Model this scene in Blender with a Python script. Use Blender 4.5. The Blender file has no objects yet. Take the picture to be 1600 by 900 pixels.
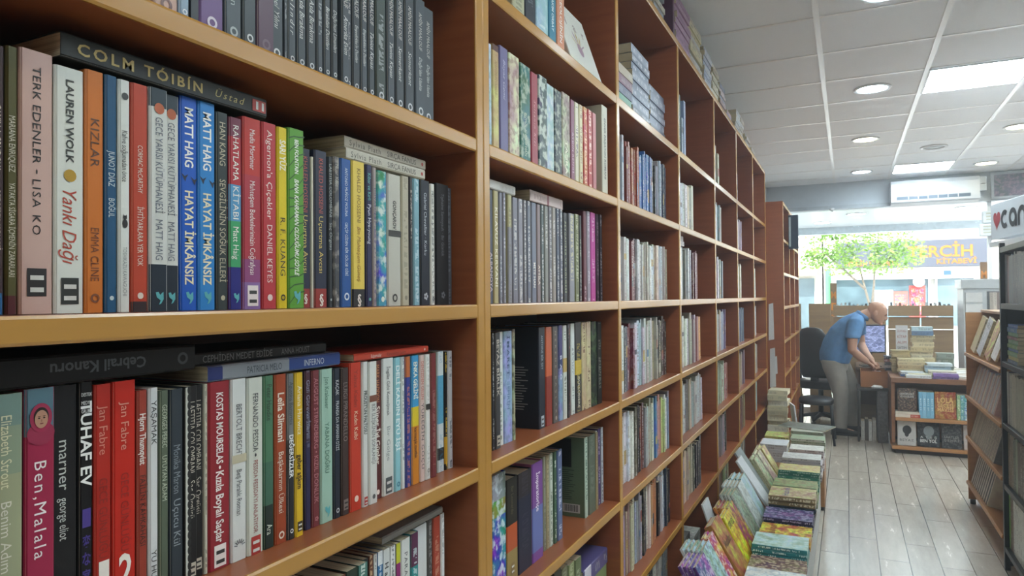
import bpy, bmesh, math, random
import numpy as np
from mathutils import Matrix, Vector

C = bpy.context.scene.collection
SC = bpy.context.scene
random.seed(7)

def lin(h):
    h = h.lstrip('#')
    o = []
    for i in (0, 2, 4):
        c = int(h[i:i + 2], 16) / 255
        o.append(c / 12.92 if c <= .04045 else ((c + .055) / 1.055) ** 2.4)
    return (o[0], o[1], o[2], 1.0)

# ------------------------------------------------------------------ camera
CAM = Vector((.62, 0, 1.5))
FPX = 1090.0
def cam_axes():
    a, p, r = math.radians(25.645), math.radians(.8185), math.radians(-.4454)
    Rv = Vector((math.cos(a), math.sin(a), 0)); dv = Vector((-math.sin(a), math.cos(a), 0)); z = Vector((0, 0, 1))
    F = math.cos(p) * dv + math.sin(p) * z; U2 = -math.sin(p) * dv + math.cos(p) * z
    R = math.cos(r) * Rv + math.sin(r) * U2; U = -math.sin(r) * Rv + math.cos(r) * U2
    return R, U, F
AR, AU, AF = cam_axes()
cd = bpy.data.cameras.new('camera'); cd.sensor_width = 36; cd.lens = FPX / 1600 * 36
cd.clip_start = .02; cd.clip_end = 200
cam = bpy.data.objects.new('camera', cd); C.objects.link(cam)
cam.matrix_world = Matrix(((AR.x, AU.x, -AF.x, CAM.x), (AR.y, AU.y, -AF.y, CAM.y), (AR.z, AU.z, -AF.z, CAM.z), (0, 0, 0, 1)))
SC.camera = cam

def project(p):                     # where a point falls in the 1600x900 frame (used only to rank books by size)
    q = Vector(p) - CAM
    d = max(q.dot(AF), .05)
    return 800 + FPX * q.dot(AR) / d, 450 - FPX * q.dot(AU) / d

# ------------------------------------------------------------------ light and exposure
SC.view_settings.view_transform = 'Standard'; SC.view_settings.look = 'None'
SC.view_settings.gamma = 1; SC.view_settings.use_curve_mapping = False
SC.view_settings.exposure = 1.7
SKY_STRENGTH = 1.9
SUN_STRENGTH = 3.2
PANEL_STRENGTH = 12.0
DOWNLIGHT_STRENGTH = 14.0
w = bpy.data.worlds.new('sky'); SC.world = w; w.use_nodes = True
nt = w.node_tree; bg = nt.nodes['Background']
tc = nt.nodes.new('ShaderNodeTexCoord'); sp = nt.nodes.new('ShaderNodeSeparateXYZ'); rp = nt.nodes.new('ShaderNodeValToRGB')
nt.links.new(tc.outputs['Generated'], sp.inputs[0]); nt.links.new(sp.outputs['Z'], rp.inputs[0])
rp.color_ramp.elements[0].position = .0; rp.color_ramp.elements[0].color = (.95, .97, 1, 1)
rp.color_ramp.elements[1].position = .8; rp.color_ramp.elements[1].color = (.62, .80, 1, 1)
nt.links.new(rp.outputs[0], bg.inputs[0]); bg.inputs[1].default_value = SKY_STRENGTH
sd = bpy.data.lights.new('sun', 'SUN'); sd.energy = SUN_STRENGTH; sd.angle = math.radians(.6); sd.color = (1, .95, .86)
so = bpy.data.objects.new('sun', sd); C.objects.link(so)
so.rotation_euler = Vector((-.25, .62, -.72)).to_track_quat('-Z', 'Y').to_euler()
try:
    SC.cycles.use_denoising = True
    SC.cycles.max_bounces = 8; SC.cycles.diffuse_bounces = 4; SC.cycles.glossy_bounces = 3; SC.cycles.transparent_max_bounces = 12
    SC.cycles.sample_clamp_indirect = 6
    SC.cycles.caustics_reflective = False; SC.cycles.caustics_refractive = False
except Exception:
    pass

# ------------------------------------------------------------------ materials
MATS = {}
def new_mat(name):
    m = bpy.data.materials.new(name); m.use_nodes = True
    return m, m.node_tree, m.node_tree.nodes['Principled BSDF']
def N(nt, t, **kw):
    n = nt.nodes.new(t)
    for k, v in kw.items():
        setattr(n, k, v)
    return n
def math_node(nt, op, a, b=None):
    n = nt.nodes.new('ShaderNodeMath'); n.operation = op
    for i, v in enumerate((a, b)):
        if v is None: continue
        if isinstance(v, (int, float)): n.inputs[i].default_value = v
        else: nt.links.new(v, n.inputs[i])
    return n.outputs[0]

def solid(name, hexc, rough=.5, metal=0.0, vary=.12, scale=18, spec=.5, stretch=(1, 1, 1), bump=0.0):
    """A plain surface with a little procedural unevenness of its own colour."""
    if name in MATS: return MATS[name]
    m, nt, b = new_mat(name)
    c = lin(hexc)
    tc = N(nt, 'ShaderNodeTexCoord'); mp = N(nt, 'ShaderNodeMapping'); mp.inputs['Scale'].default_value = stretch
    nz = N(nt, 'ShaderNodeTexNoise'); nz.inputs['Scale'].default_value = scale; nz.inputs['Detail'].default_value = 4
    nt.links.new(tc.outputs['Object'], mp.inputs[0]); nt.links.new(mp.outputs[0], nz.inputs['Vector'])
    r = N(nt, 'ShaderNodeValToRGB')
    r.color_ramp.elements[0].position = .3; r.color_ramp.elements[1].position = .7
    r.color_ramp.elements[0].color = tuple(x * (1 - vary) for x in c[:3]) + (1,)
    r.color_ramp.elements[1].color = tuple(min(1, x * (1 + vary)) for x in c[:3]) + (1,)
    nt.links.new(nz.outputs[0], r.inputs[0]); nt.links.new(r.outputs[0], b.inputs['Base Color'])
    b.inputs['Roughness'].default_value = rough; b.inputs['Metallic'].default_value = metal
    b.inputs['Specular IOR Level'].default_value = spec
    if bump:
        bp = N(nt, 'ShaderNodeBump'); bp.inputs['Strength'].default_value = bump; bp.inputs['Distance'].default_value = .002
        nt.links.new(nz.outputs[0], bp.inputs['Height']); nt.links.new(bp.outputs[0], b.inputs['Normal'])
    MATS[name] = m
    return m

def glow(name, hexc, strength):
    if name in MATS: return MATS[name]
    m, nt, b = new_mat(name)
    b.inputs['Base Color'].default_value = lin(hexc)
    b.inputs['Emission Color'].default_value = lin(hexc); b.inputs['Emission Strength'].default_value = strength
    MATS[name] = m
    return m

def cover_material():
    m, nt, b = new_mat('book_cover'); L = nt.links
    ac = N(nt, 'ShaderNodeAttribute', attribute_name='Col'); ai = N(nt, 'ShaderNodeAttribute', attribute_name='Ink')
    ap = N(nt, 'ShaderNodeAttribute', attribute_name='Pat')
    sp = N(nt, 'ShaderNodeSeparateColor'); L.new(ap.outputs['Color'], sp.inputs[0])
    greek, blot, seed, t10 = sp.outputs[0], sp.outputs[1], sp.outputs[2], ap.outputs['Alpha']
    uv = N(nt, 'ShaderNodeUVMap'); uv.uv_map = 'UVMap'
    su = N(nt, 'ShaderNodeSeparateXYZ'); L.new(uv.outputs[0], su.inputs[0])
    u, v = su.outputs[0], su.outputs[1]
    un = math_node(nt, 'DIVIDE', u, math_node(nt, 'MAXIMUM', math_node(nt, 'MULTIPLY', t10, .1), .001))
    s50 = math_node(nt, 'MULTIPLY', seed, 53.0)
    def noise(x, y, z, scale, detail=1.0):
        cb = N(nt, 'ShaderNodeCombineXYZ')
        for i, q in enumerate((x, y, z)): L.new(q, cb.inputs[i])
        n = N(nt, 'ShaderNodeTexNoise'); n.inputs['Scale'].default_value = scale; n.inputs['Detail'].default_value = detail
        L.new(cb.outputs[0], n.inputs['Vector'])
        return n.outputs[0]
    fine = noise(math_node(nt, 'MULTIPLY', un, 1.6), math_node(nt, 'MULTIPLY', v, 210), s50, 1.0)
    words = noise(s50, math_node(nt, 'MULTIPLY', v, 17), s50, 1.0, 0)
    band = math_node(nt, 'LESS_THAN', math_node(nt, 'ABSOLUTE', math_node(nt, 'SUBTRACT', un, .5)), .24)
    gm = math_node(nt, 'MULTIPLY', math_node(nt, 'GREATER_THAN', fine, .5), math_node(nt, 'GREATER_THAN', words, .45))
    gm = math_node(nt, 'MULTIPLY', math_node(nt, 'MULTIPLY', gm, band), greek)
    bn = noise(u, v, s50, 62, 6)
    mr = N(nt, 'ShaderNodeMapRange', interpolation_type='SMOOTHSTEP'); mr.inputs['From Min'].default_value = .46; mr.inputs['From Max'].default_value = .62; L.new(bn, mr.inputs[0])
    bm_ = math_node(nt, 'MULTIPLY', mr.outputs[0], math_node(nt, 'MULTIPLY', blot, .8))
    hn = noise(v, u, s50, 22, 2)
    hs = N(nt, 'ShaderNodeHueSaturation')
    L.new(math_node(nt, 'ADD', .5, math_node(nt, 'MULTIPLY', math_node(nt, 'SUBTRACT', hn, .5), math_node(nt, 'MULTIPLY', blot, .9))), hs.inputs['Hue'])
    L.new(math_node(nt, 'ADD', 1.0, math_node(nt, 'MULTIPLY', math_node(nt, 'SUBTRACT', hn, .5), math_node(nt, 'MULTIPLY', blot, 2.2))), hs.inputs['Value'])
    L.new(ac.outputs['Color'], hs.inputs['Color'])
    m1 = N(nt, 'ShaderNodeMix', data_type='RGBA'); L.new(bm_, m1.inputs[0]); L.new(hs.outputs[0], m1.inputs[6]); L.new(ai.outputs['Color'], m1.inputs[7])
    m2 = N(nt, 'ShaderNodeMix', data_type='RGBA'); L.new(gm, m2.inputs[0]); L.new(m1.outputs[2], m2.inputs[6]); L.new(ai.outputs['Color'], m2.inputs[7])
    L.new(m2.outputs[2], b.inputs['Base Color'])
    b.inputs['Roughness'].default_value = .42
    b.inputs['Specular IOR Level'].default_value = .3
    return m

def pages_material():
    m, nt, b = new_mat('page_edges')
    tc = N(nt, 'ShaderNodeTexCoord'); wv = N(nt, 'ShaderNodeTexNoise'); mp = N(nt, 'ShaderNodeMapping')
    mp.inputs['Scale'].default_value = (3, 900, 3)
    nt.links.new(tc.outputs['Object'], mp.inputs[0]); nt.links.new(mp.outputs[0], wv.inputs['Vector']); wv.inputs['Scale'].default_value = 1
    r = N(nt, 'ShaderNodeValToRGB'); r.color_ramp.elements[0].color = lin('a89878'); r.color_ramp.elements[1].color = lin('ded2b4')
    r.color_ramp.elements[0].position = .25; r.color_ramp.elements[1].position = .6
    nt.links.new(wv.outputs[0], r.inputs[0]); nt.links.new(r.outputs[0], b.inputs['Base Color'])
    b.inputs['Roughness'].default_value = .85
    return m

def ink_material():
    m, nt, b = new_mat('printed_ink')
    ac = N(nt, 'ShaderNodeAttribute', attribute_name='Col')
    nt.links.new(ac.outputs['Color'], b.inputs['Base Color']); b.inputs['Roughness'].default_value = .45
    return m

COVER = cover_material(); PAGES = pages_material(); INK = ink_material()
def wood(name, a, c, rough=.32, scale=(5, 1.2, 60), coat=0.0):
    m, nt, b = new_mat(name)
    tc = N(nt, 'ShaderNodeTexCoord'); mp = N(nt, 'ShaderNodeMapping'); mp.inputs['Scale'].default_value = scale
    nz = N(nt, 'ShaderNodeTexNoise'); nz.inputs['Scale'].default_value = 1.0; nz.inputs['Detail'].default_value = 5; nz.inputs['Distortion'].default_value = .6
    nt.links.new(tc.outputs['Object'], mp.inputs[0]); nt.links.new(mp.outputs[0], nz.inputs['Vector'])
    r = N(nt, 'ShaderNodeValToRGB'); r.color_ramp.elements[0].color = lin(a); r.color_ramp.elements[1].color = lin(c)
    r.color_ramp.elements[0].position = .3; r.color_ramp.elements[1].position = .75
    nt.links.new(nz.outputs[0], r.inputs[0]); nt.links.new(r.outputs[0], b.inputs['Base Color'])
    b.inputs['Roughness'].default_value = rough; b.inputs['Coat Weight'].default_value = coat; b.inputs['Coat Roughness'].default_value = .2
    return m
CHERRY = wood('cherry_laminate', '8e4e2f', '9d5a37', .32)
BEECH = wood('beech_edging', 'b3823c', 'bf8e48', .26, (6, 2, 6))
RACKWOOD = wood('rack_wood', 'a8764a', 'b88658', .4)
DARKWOOD = wood('table_wood', '7a5238', '8a6044', .4)
BOARD = wood('cardboard', '8f7355', 'a3865f', .8, (2, 2, 30))
WHITE = solid('white_plastic', 'dcdee0', .35, vary=.03)
BLACK = solid('black_plastic', '17181b', .45, vary=.1)
BLACKMETAL = solid('black_metal', '14171c', .4, metal=.3, vary=.1)
GREYMETAL = solid('grey_metal', 'c6ccd2', .4, metal=.1, vary=.05)

# ------------------------------------------------------------------ mesh builder
class MB:
    def __init__(s, M=None):
        s.v = []; s.f = []; s.mi = []; s.col = []; s.ink = []; s.pat = []; s.uv = []; s.mats = []; s.M = M; s.smooth = []
    def slot(s, m):
        if m not in s.mats: s.mats.append(m)
        return s.mats.index(m)
    def face(s, pts, mat, col=(1, 1, 1, 1), ink=(0, 0, 0, 1), pat=(0, 0, 0, .2), uv=None, smooth=False):
        b = len(s.v)
        for p in pts:
            s.v.append(tuple(s.M @ Vector(p)) if s.M is not None else tuple(p))
        s.f.append(tuple(range(b, b + len(pts)))); s.mi.append(s.slot(mat)); s.smooth.append(smooth)
        s.col.append(col); s.ink.append(ink); s.pat.append(pat); s.uv.append(uv or [(0, 0)] * len(pts))
    def mesh(s, verts, faces, mat, smooth=False, col=(1, 1, 1, 1), **kw):
        b = len(s.v)
        for p in verts: s.v.append(tuple(s.M @ Vector(p)) if s.M is not None else tuple(p))
        k = s.slot(mat)
        for f in faces:
            s.f.append(tuple(b + i for i in f)); s.mi.append(k); s.smooth.append(smooth)
            s.col.append(col); s.ink.append(kw.get('ink', (0, 0, 0, 1))); s.pat.append(kw.get('pat', (0, 0, 0, .2))); s.uv.append([(0, 0)] * len(f))
    def box(s, a, c, mat, skip='', **kw):
        x0, y0, z0 = a; x1, y1, z1 = c
        V = [(x0, y0, z0), (x1, y0, z0), (x1, y1, z0), (x0, y1, z0), (x0, y0, z1), (x1, y0, z1), (x1, y1, z1), (x0, y1, z1)]
        F = {'b': (0, 3, 2, 1), 't': (4, 5, 6, 7), 'f': (0, 1, 5, 4), 'r': (1, 2, 6, 5), 'k': (2, 3, 7, 6), 'l': (3, 0, 4, 7)}
        s.mesh(V, [F[k] for k in F if k not in skip], mat, **kw)
    def rbox(s, a, c, mat, r=.004, seg=2, **kw):
        """box with rounded edges"""
        bm = bmesh.new(); bmesh.ops.create_cube(bm, size=1)
        for q in bm.verts:
            q.co = Vector([(a[i] + c[i]) / 2 + q.co[i] * (c[i] - a[i]) for i in range(3)])
        bmesh.ops.bevel(bm, geom=list(bm.edges), offset=r, segments=seg, profile=.5, affect='EDGES')
        s.bm(bm, mat, smooth=False, **kw)
    def bm(s, bm, mat, smooth=False, **kw):
        bm.verts.index_update()
        s.mesh([tuple(q.co) for q in bm.verts], [tuple(q.index for q in f.verts) for f in bm.faces], mat, smooth=smooth, **kw)
        bm.free()
    def loft(s, rings, mat, caps=True, smooth=True, **kw):
        n = len(rings[0]); V = [p for r in rings for p in r]; F = []
        for i in range(len(rings) - 1):
            for j in range(n):
                k = (j + 1) % n
                F.append((i * n + j, i * n + k, (i + 1) * n + k, (i + 1) * n + j))
        if caps:
            F.append(tuple(reversed(range(n)))); F.append(tuple(range((len(rings) - 1) * n, len(rings) * n)))
        s.mesh(V, F, mat, smooth=smooth, **kw)
    def tube(s, path, r, mat, n=8, **kw):
        P = [Vector(p) for p in path]; rr = r if isinstance(r, (list, tuple)) else [r] * len(P)
        rings = []; ref = None
        for i, p in enumerate(P):
            d = (P[min(i + 1, len(P) - 1)] - P[max(i - 1, 0)]).normalized()
            if ref is None: ref = Vector((0, 0, 1)) if abs(d.z) < .9 else Vector((1, 0, 0))
            a = d.cross(ref).normalized(); b = d.cross(a).normalized(); ref = -b if False else ref
            rings.append([tuple(p + a * math.cos(t) * rr[i] + b * math.sin(t) * rr[i]) for t in [2 * math.pi * k / n for k in range(n)]])
        s.loft(rings, mat, **kw)
    def lathe(s, prof, mat, c=(0, 0, 0), n=24, caps=True, **kw):
        s.loft([[(c[0] + r * math.cos(t), c[1] + r * math.sin(t), c[2] + z) for t in [2 * math.pi * k / n for k in range(n)]] for r, z in prof], mat, caps=caps, **kw)
    def build(s, name, parent=None, loc=None):
        me = bpy.data.meshes.new(name)
        me.from_pydata(s.v, [], s.f)
        for m in s.mats: me.materials.append(m)
        nl = [len(f) for f in s.f]
        me.polygons.foreach_set('material_index', s.mi); me.polygons.foreach_set('use_smooth', s.smooth)
        uses = {m.name for m in s.mats}
        if uses & {'book_cover', 'printed_ink'}:
            for nm, src in (('Col', s.col), ('Ink', s.ink), ('Pat', s.pat)):
                if nm != 'Col' and 'book_cover' not in uses: continue
                at = me.color_attributes.new(nm, 'FLOAT_COLOR', 'CORNER')
                at.data.foreach_set('color', np.repeat(np.array(src, dtype=np.float32), nl, axis=0).ravel())
            if 'book_cover' in uses:
                uvl = me.uv_layers.new(name='UVMap')
                uvl.data.foreach_set('uv', np.array([q for f in s.uv for q in f], dtype=np.float32).ravel())
        me.update()
        o = bpy.data.objects.new(name, me); C.objects.link(o)
        if loc is not None: o.location = loc
        if parent is not None: o.parent = parent
        return o

def tag(o, label=None, cat=None, group=None, kind=None):
    if label: o['label'] = label
    if cat: o['category'] = cat
    if group: o['group'] = group
    if kind: o['kind'] = kind
    return o
def thing(name, label, cat, loc=(0, 0, 0), rz=0, group=None):
    o = bpy.data.objects.new(name, None); C.objects.link(o)
    o.location = loc; o.rotation_euler = (0, 0, rz); o.empty_display_size = .05
    return tag(o, label, cat, group)
def struct(mb, name):
    return tag(mb.build(name), kind='structure')
def rotz(a): return Matrix.Rotation(a, 4, 'Z')
def T_(x, y, z): return Matrix.Translation((x, y, z))

# ------------------------------------------------------------------ lettering
_tc = {}
def text_geo(s, bold=False, italic=False, spacing=1.0):
    k = (s, bold, italic, round(spacing, 2))
    if k in _tc: return _tc[k]
    cu = bpy.data.curves.new('t', 'FONT'); cu.body = s; cu.resolution_u = 2
    cu.offset = .022 if bold else 0.0; cu.shear = .3 if italic else 0; cu.space_character = spacing
    o = bpy.data.objects.new('t', cu); C.objects.link(o)
    dg = bpy.context.evaluated_depsgraph_get(); ev = o.evaluated_get(dg); me = ev.to_mesh()
    V = [(q.co.x, q.co.y) for q in me.vertices]; F = [tuple(p.vertices) for p in me.polygons]
    ev.to_mesh_clear(); bpy.data.objects.remove(o); bpy.data.curves.remove(cu)
    if not V: V = [(0, 0)]
    xs = [q[0] for q in V]; ys = [q[1] for q in V]
    _tc[k] = (V, F, min(xs), max(xs), min(ys), max(ys))
    return _tc[k]
def put_text(mb, s, org, ax, up, length, height, col, bold=False, italic=False, mat=None, fit=True, lift=None):
    """lettering whose baseline starts at org, runs along ax for `length`, with capitals at most `height` tall, centred across."""
    V, F, x0, x1, y0, y1 = text_geo(s, bold, italic)
    W = max(x1 - x0, .01); sx = length / W; sy = min(height / .73, sx * 1.55)
    if sx > sy * 1.25 and len(s) > 1:
        spc = 1 + (sx / (sy * 1.15) - 1) * 1.15
        V, F, x0, x1, y0, y1 = text_geo(s, bold, italic, min(spc, 3)); W = max(x1 - x0, .01)
        sx = length / W if fit else sy
        sx = min(sx, sy * 1.3)
    org, ax, up = Vector(org), Vector(ax), Vector(up)
    org = org + ax * (length - W * sx) / 2
    P = [tuple(org + ax * ((x - x0) * sx) + up * ((y - .365) * sy)) for x, y in V]
    mb.mesh(P, F, mat or INK, col=lin(col))
def disc(mb, c, ax, up, r, col, n=14, r2=None, mat=None):
    c, ax, up = Vector(c), Vector(ax), Vector(up); r2 = r2 or r
    mb.mesh([tuple(c + ax * r * math.cos(2 * math.pi * k / n) + up * r2 * math.sin(2 * math.pi * k / n)) for k in range(n)], [tuple(range(n))], mat or INK, col=lin(col))
def ring(mb, c, ax, up, r, rin, col, n=16):
    c, ax, up = Vector(c), Vector(ax), Vector(up)
    V = []
    for q in (r, rin): V += [tuple(c + ax * q * math.cos(2 * math.pi * k / n) + up * q * math.sin(2 * math.pi * k / n)) for k in range(n)]
    mb.mesh(V, [(k, (k + 1) % n, n + (k + 1) % n, n + k) for k in range(n)], INK, col=lin(col))
def flat(mb, pts, col, mat=None):
    mb.mesh([tuple(p) for p in pts], [tuple(range(len(pts)))], mat or INK, col=lin(col))

# ================================================================== THE ROOM
CEIL = 2.93
XL, XR, YB, YF = -.32, 4.0, -3.2, 9.75

def floor_material():
    m, nt, b = new_mat('vinyl_planks'); L = nt.links
    tc = N(nt, 'ShaderNodeTexCoord'); mp = N(nt, 'ShaderNodeMapping'); mp.inputs['Rotation'].default_value = (0, 0, math.radians(90))
    L.new(tc.outputs['Object'], mp.inputs[0])
    br = N(nt, 'ShaderNodeTexBrick'); br.offset = .37; br.offset_frequency = 2
    br.inputs['Scale'].default_value = 1; br.inputs['Brick Width'].default_value = .9; br.inputs['Row Height'].default_value = .153
    br.inputs['Mortar Size'].default_value = .0028; br.inputs['Mortar Smooth'].default_value = .3; br.inputs['Bias'].default_value = -.1
    br.inputs['Color1'].default_value = lin('cac2b6'); br.inputs['Color2'].default_value = lin('bab0a4'); br.inputs['Mortar'].default_value = lin('3a342c')
    L.new(mp.outputs[0], br.inputs['Vector'])
    nz = N(nt, 'ShaderNodeTexNoise'); nz.inputs['Scale'].default_value = 3; nz.inputs['Detail'].default_value = 8; nz.inputs['Roughness'].default_value = .7
    m2 = N(nt, 'ShaderNodeMapping'); m2.inputs['Scale'].default_value = (6, 1, 1); L.new(tc.outputs['Object'], m2.inputs[0]); L.new(m2.outputs[0], nz.inputs['Vector'])
    mx = N(nt, 'ShaderNodeMix', data_type='RGBA', blend_type='SOFT_LIGHT'); mx.inputs[0].default_value = .75
    L.new(br.outputs['Color'], mx.inputs[6]); L.new(nz.outputs[0], mx.inputs[7]); L.new(mx.outputs[2], b.inputs['Base Color'])
    rr = N(nt, 'ShaderNodeMapRange'); rr.inputs['To Min'].default_value = .16; rr.inputs['To Max'].default_value = .34; L.new(nz.outputs[0], rr.inputs[0]); L.new(rr.outputs[0], b.inputs['Roughness'])
    # planks lie a little unevenly
    n3 = N(nt, 'ShaderNodeTexNoise'); n3.inputs['Scale'].default_value = 1.1; L.new(tc.outputs['Object'], n3.inputs['Vector'])
    ad = math_node(nt, 'ADD', math_node(nt, 'MULTIPLY', n3.outputs[0], 1.3), math_node(nt, 'MULTIPLY', br.outputs['Fac'], -.5))
    ad = math_node(nt, 'ADD', ad, math_node(nt, 'MULTIPLY', nz.outputs[0], .06))
    bp = N(nt, 'ShaderNodeBump'); bp.inputs['Strength'].default_value = .35; bp.inputs['Distance'].default_value = .006
    b.inputs['Coat Weight'].default_value = .5; b.inputs['Coat Roughness'].default_value = .2; b.inputs['Specular IOR Level'].default_value = .7
    L.new(ad, bp.inputs['Height']); L.new(bp.outputs[0], b.inputs['Normal'])
    return m
mb = MB(); mb.box((XL, YB, -.1), (XR, 12.6, 0), floor_material()); struct(mb, 'floor')

TILE = solid('mineral_fibre_tile', 'f6f8ff', .9, vary=.05, scale=160, bump=.2)
PLASTER = solid('painted_plaster', 'c9c8c4', .8, vary=.03)
BEAMGREY = solid('grey_painted_beam', 'b4bcc4', .6, vary=.04)
mb = MB(); mb.box((XL, YB, CEIL), (XR, YF + .2, CEIL + .1), TILE); struct(mb, 'ceiling')
mb = MB()
TB = solid('white_grid_bar', 'f2f0f0', .28, vary=.02, spec=.9)
gx = [.496 + .6 * k for k in range(0, 9)]; gy = [3.898 + .6 * k for k in range(-11, 10)]
for x in gx:
    if XL < x < XR: mb.box((x - .014, YB, CEIL - .006), (x + .014, YF, CEIL + .001), TB)
for y in gy:
    if YB < y < YF: mb.box((XL, y - .010, CEIL - .004), (XR, y + .010, CEIL + .001), TB)
struct(mb, 'trim_1')
mb = MB(); mb.box((XL - .1, YB, 0), (XL, 12.6, CEIL), PLASTER); struct(mb, 'wall_left')
DIM = solid('brown_plaster', 'a89c94', .8, vary=.1)
mb = MB(); mb.box((XR, YB, 0), (XR + .1, YF + .2, CEIL), DIM); struct(mb, 'wall_right')
mb = MB(); mb.box((XL - .1, YB - .1, 0), (XR + .1, YB, CEIL), DIM); struct(mb, 'wall_back')
mb = MB(); mb.box((XL, YF, 2.60), (XR, YF + .2, CEIL), BEAMGREY)
mb.box((XL, YF - .05, 2.59), (XR, YF, 2.635), solid('beam_batten', 'a0a8b0', .5))
struct(mb, 'wall_front')
SOFFIT = solid('glossy_white_soffit', 'dfe3e6', .18, vary=.02)
mb = MB(); mb.box((XL, YF + .2, 2.61), (4.6, 12.6, 2.69), SOFFIT); mb.box((XL, 12.45, 2.50), (4.6, 12.6, 2.61), solid('pale_fascia', 'b9c6cf', .4)); struct(mb, 'trim_2')

def glass_material():
    m = bpy.data.materials.new('window_glass'); m.use_nodes = True; nt = m.node_tree; nt.nodes.clear()
    o = N(nt, 'ShaderNodeOutputMaterial'); t = N(nt, 'ShaderNodeBsdfTransparent'); g = N(nt, 'ShaderNodeBsdfGlossy'); fr = N(nt, 'ShaderNodeFresnel'); mx = N(nt, 'ShaderNodeMixShader')
    t.inputs[0].default_value = (.97, .985, .98, 1); g.inputs['Roughness'].default_value = .02; fr.inputs[0].default_value = 1.25
    nt.links.new(fr.outputs[0], mx.inputs[0]); nt.links.new(t.outputs[0], mx.inputs[1]); nt.links.new(g.outputs[0], mx.inputs[2]); nt.links.new(mx.outputs[0], o.inputs[0])
    return m
GLASS = glass_material()
mb = MB(); mb.box((XL, YF + .08, .05), (4.0, YF + .09, 2.60), GLASS)
wf = struct(mb, 'window_1')
mb = MB(GREYMETAL and None)
ALU = solid('white_aluminium', 'd6dade', .35, metal=.1, vary=.02)
for x in (XL + .02, 2.14, 3.97): mb.box((x - .02, YF + .05, 0), (x + .02, YF + .12, 2.60), ALU)
mb.box((XL, YF + .05, 0), (4.0, YF + .12, .06), ALU)
o = mb.build('window_frame', wf)

# ------------------------------------------------------------------ ceiling lamps
PANELGLOW = glow('led_panel', 'e2f4fb', PANEL_STRENGTH)
COOL = glow('downlight_cool', 'dcf2ff', DOWNLIGHT_STRENGTH); WARM = glow('downlight_warm', 'fff6c8', DOWNLIGHT_STRENGTH)
OFF = solid('unlit_diffuser', 'a9acae', .4)
def panel(x0, y0, label):
    t = thing('ceiling_light_panel', label, 'ceiling light', (x0, y0, CEIL - .012), group='square light panels in the ceiling')
    m = MB()
    for a, c in (((.012, .012, 0), (.588, .024, .010)), ((.012, .576, 0), (.588, .588, .010)), ((.012, .024, 0), (.024, .576, .010)), ((.576, .024, 0), (.588, .576, .010))): m.box(a, c, WHITE)
    m.build('frame', t)
    m = MB(); m.box((.024, .024, .003), (.576, .576, .010), PANELGLOW); m.build('diffuser', t)
for y, s in ((5.098, 'big square light panel between the cool round lamp and the picture edge'), (8.698, 'small far square light panel just before the air conditioner'),
             (1.498, 'square light panel over the first bay of the bookcase'), (-2.102, 'square light panel at the back of the shop')):  # last two are unseen, added along the same spacing for light behind the camera
    panel(1.096, y, s)
for k, y in enumerate((8.698, 6.898, 5.098, 3.298)):  # unseen column of panels added to brighten the far bays
    panel(2.896, y, 'square light panel over the far side of the shop, %s row from the window' % ('first second third fourth'.split()[k]))
def downlight(x, y, mat, label, r=.115):
    t = thing('downlight', label, 'ceiling light', (x, y, CEIL), group='round downlights in the ceiling')
    m = MB(); m.lathe([(r, 0), (r + .004, -.006), (r, -.012), (r - .018, -.012), (r - .022, -.004), (r - .022, 0)], WHITE, n=28, caps=False); m.build('trim_ring', t)
    m = MB(); m.lathe([(r - .019, -.004), (.001, -.006)], mat, n=28); m.build('lens', t)
for x, y, mt, s in ((.796, 5.40, COOL, 'cool white round downlight beside the big square panel'), (.79, 7.14, WARM, 'warm round downlight in the middle of its column'),
                    (.79, 9.0, COOL, 'bluish round downlight beside the small far panel'), (2.0, 9.05, WARM, 'warm round downlight in front of the air conditioner'),
                    (1.96, 7.2, WARM, 'warm round downlight cut by the picture edge'), (1.395, 7.82, OFF, 'unlit grey round downlight before the small panel'),
                    (.797, 3.70, COOL, 'cool round downlight overhead at the top of the picture'), (1.99, 3.6, WARM, 'warm downlight over the black rack'), (.797, .3, WARM, 'warm downlight over the camera'), (1.99, .3, COOL, 'cool downlight behind the black rack')):
    downlight(x, y, mt, s)
for x, y in ((.75, 10.6), (1.35, 11.2), (2.0, 10.5), (.3, 11.6)):
    t = thing('canopy_downlight', 'round lamp in the glossy white soffit outside the shop window', 'ceiling light', (x, y, 2.61), group='round lamps in the soffit outside')
    m = MB(); m.lathe([(.13, 0), (.13, -.006), (.11, -.008)], WHITE, n=20, caps=False); m.build('trim_ring', t)
    m = MB(); m.lathe([(.111, -.006), (.001, -.007)], COOL, n=20); m.build('lens', t)

# ================================================================== WALL BOOKCASES
D = .62
LEVEL = {k: v * D + 1.5 for k, v in {3: 1.722, 2: .987, 1: .483, 0: -.019, -1: -.508, -2: -.991, -3: -1.479, -4: -1.967, -5: -2.36}.items()}
TH = .0255
def panel_mesh(m, y0, y1, z0, z1, xb, xf, edge=True):
    """upright board with a rounded light front edge"""
    m.box((xb, y0, z0), (xf - .004, y1, z1), CHERRY)
    if edge:
        ym = (y0 + y1) / 2; hw = (y1 - y0) / 2
        prof = [(-.004, -hw), (-.0015, -hw), (0, -hw + .003), (0, hw - .003), (-.0015, hw), (-.004, hw)]
        a = [(xf + p[0], ym + p[1], z0) for p in prof]; b = [(xf + p[0], ym + p[1], z1) for p in prof]
        m.mesh(a + b, [(i, i + 1, 7 + i, 6 + i) for i in range(5)] + [tuple(range(5, -1, -1)), tuple(range(6, 12))], BEECH)
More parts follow.
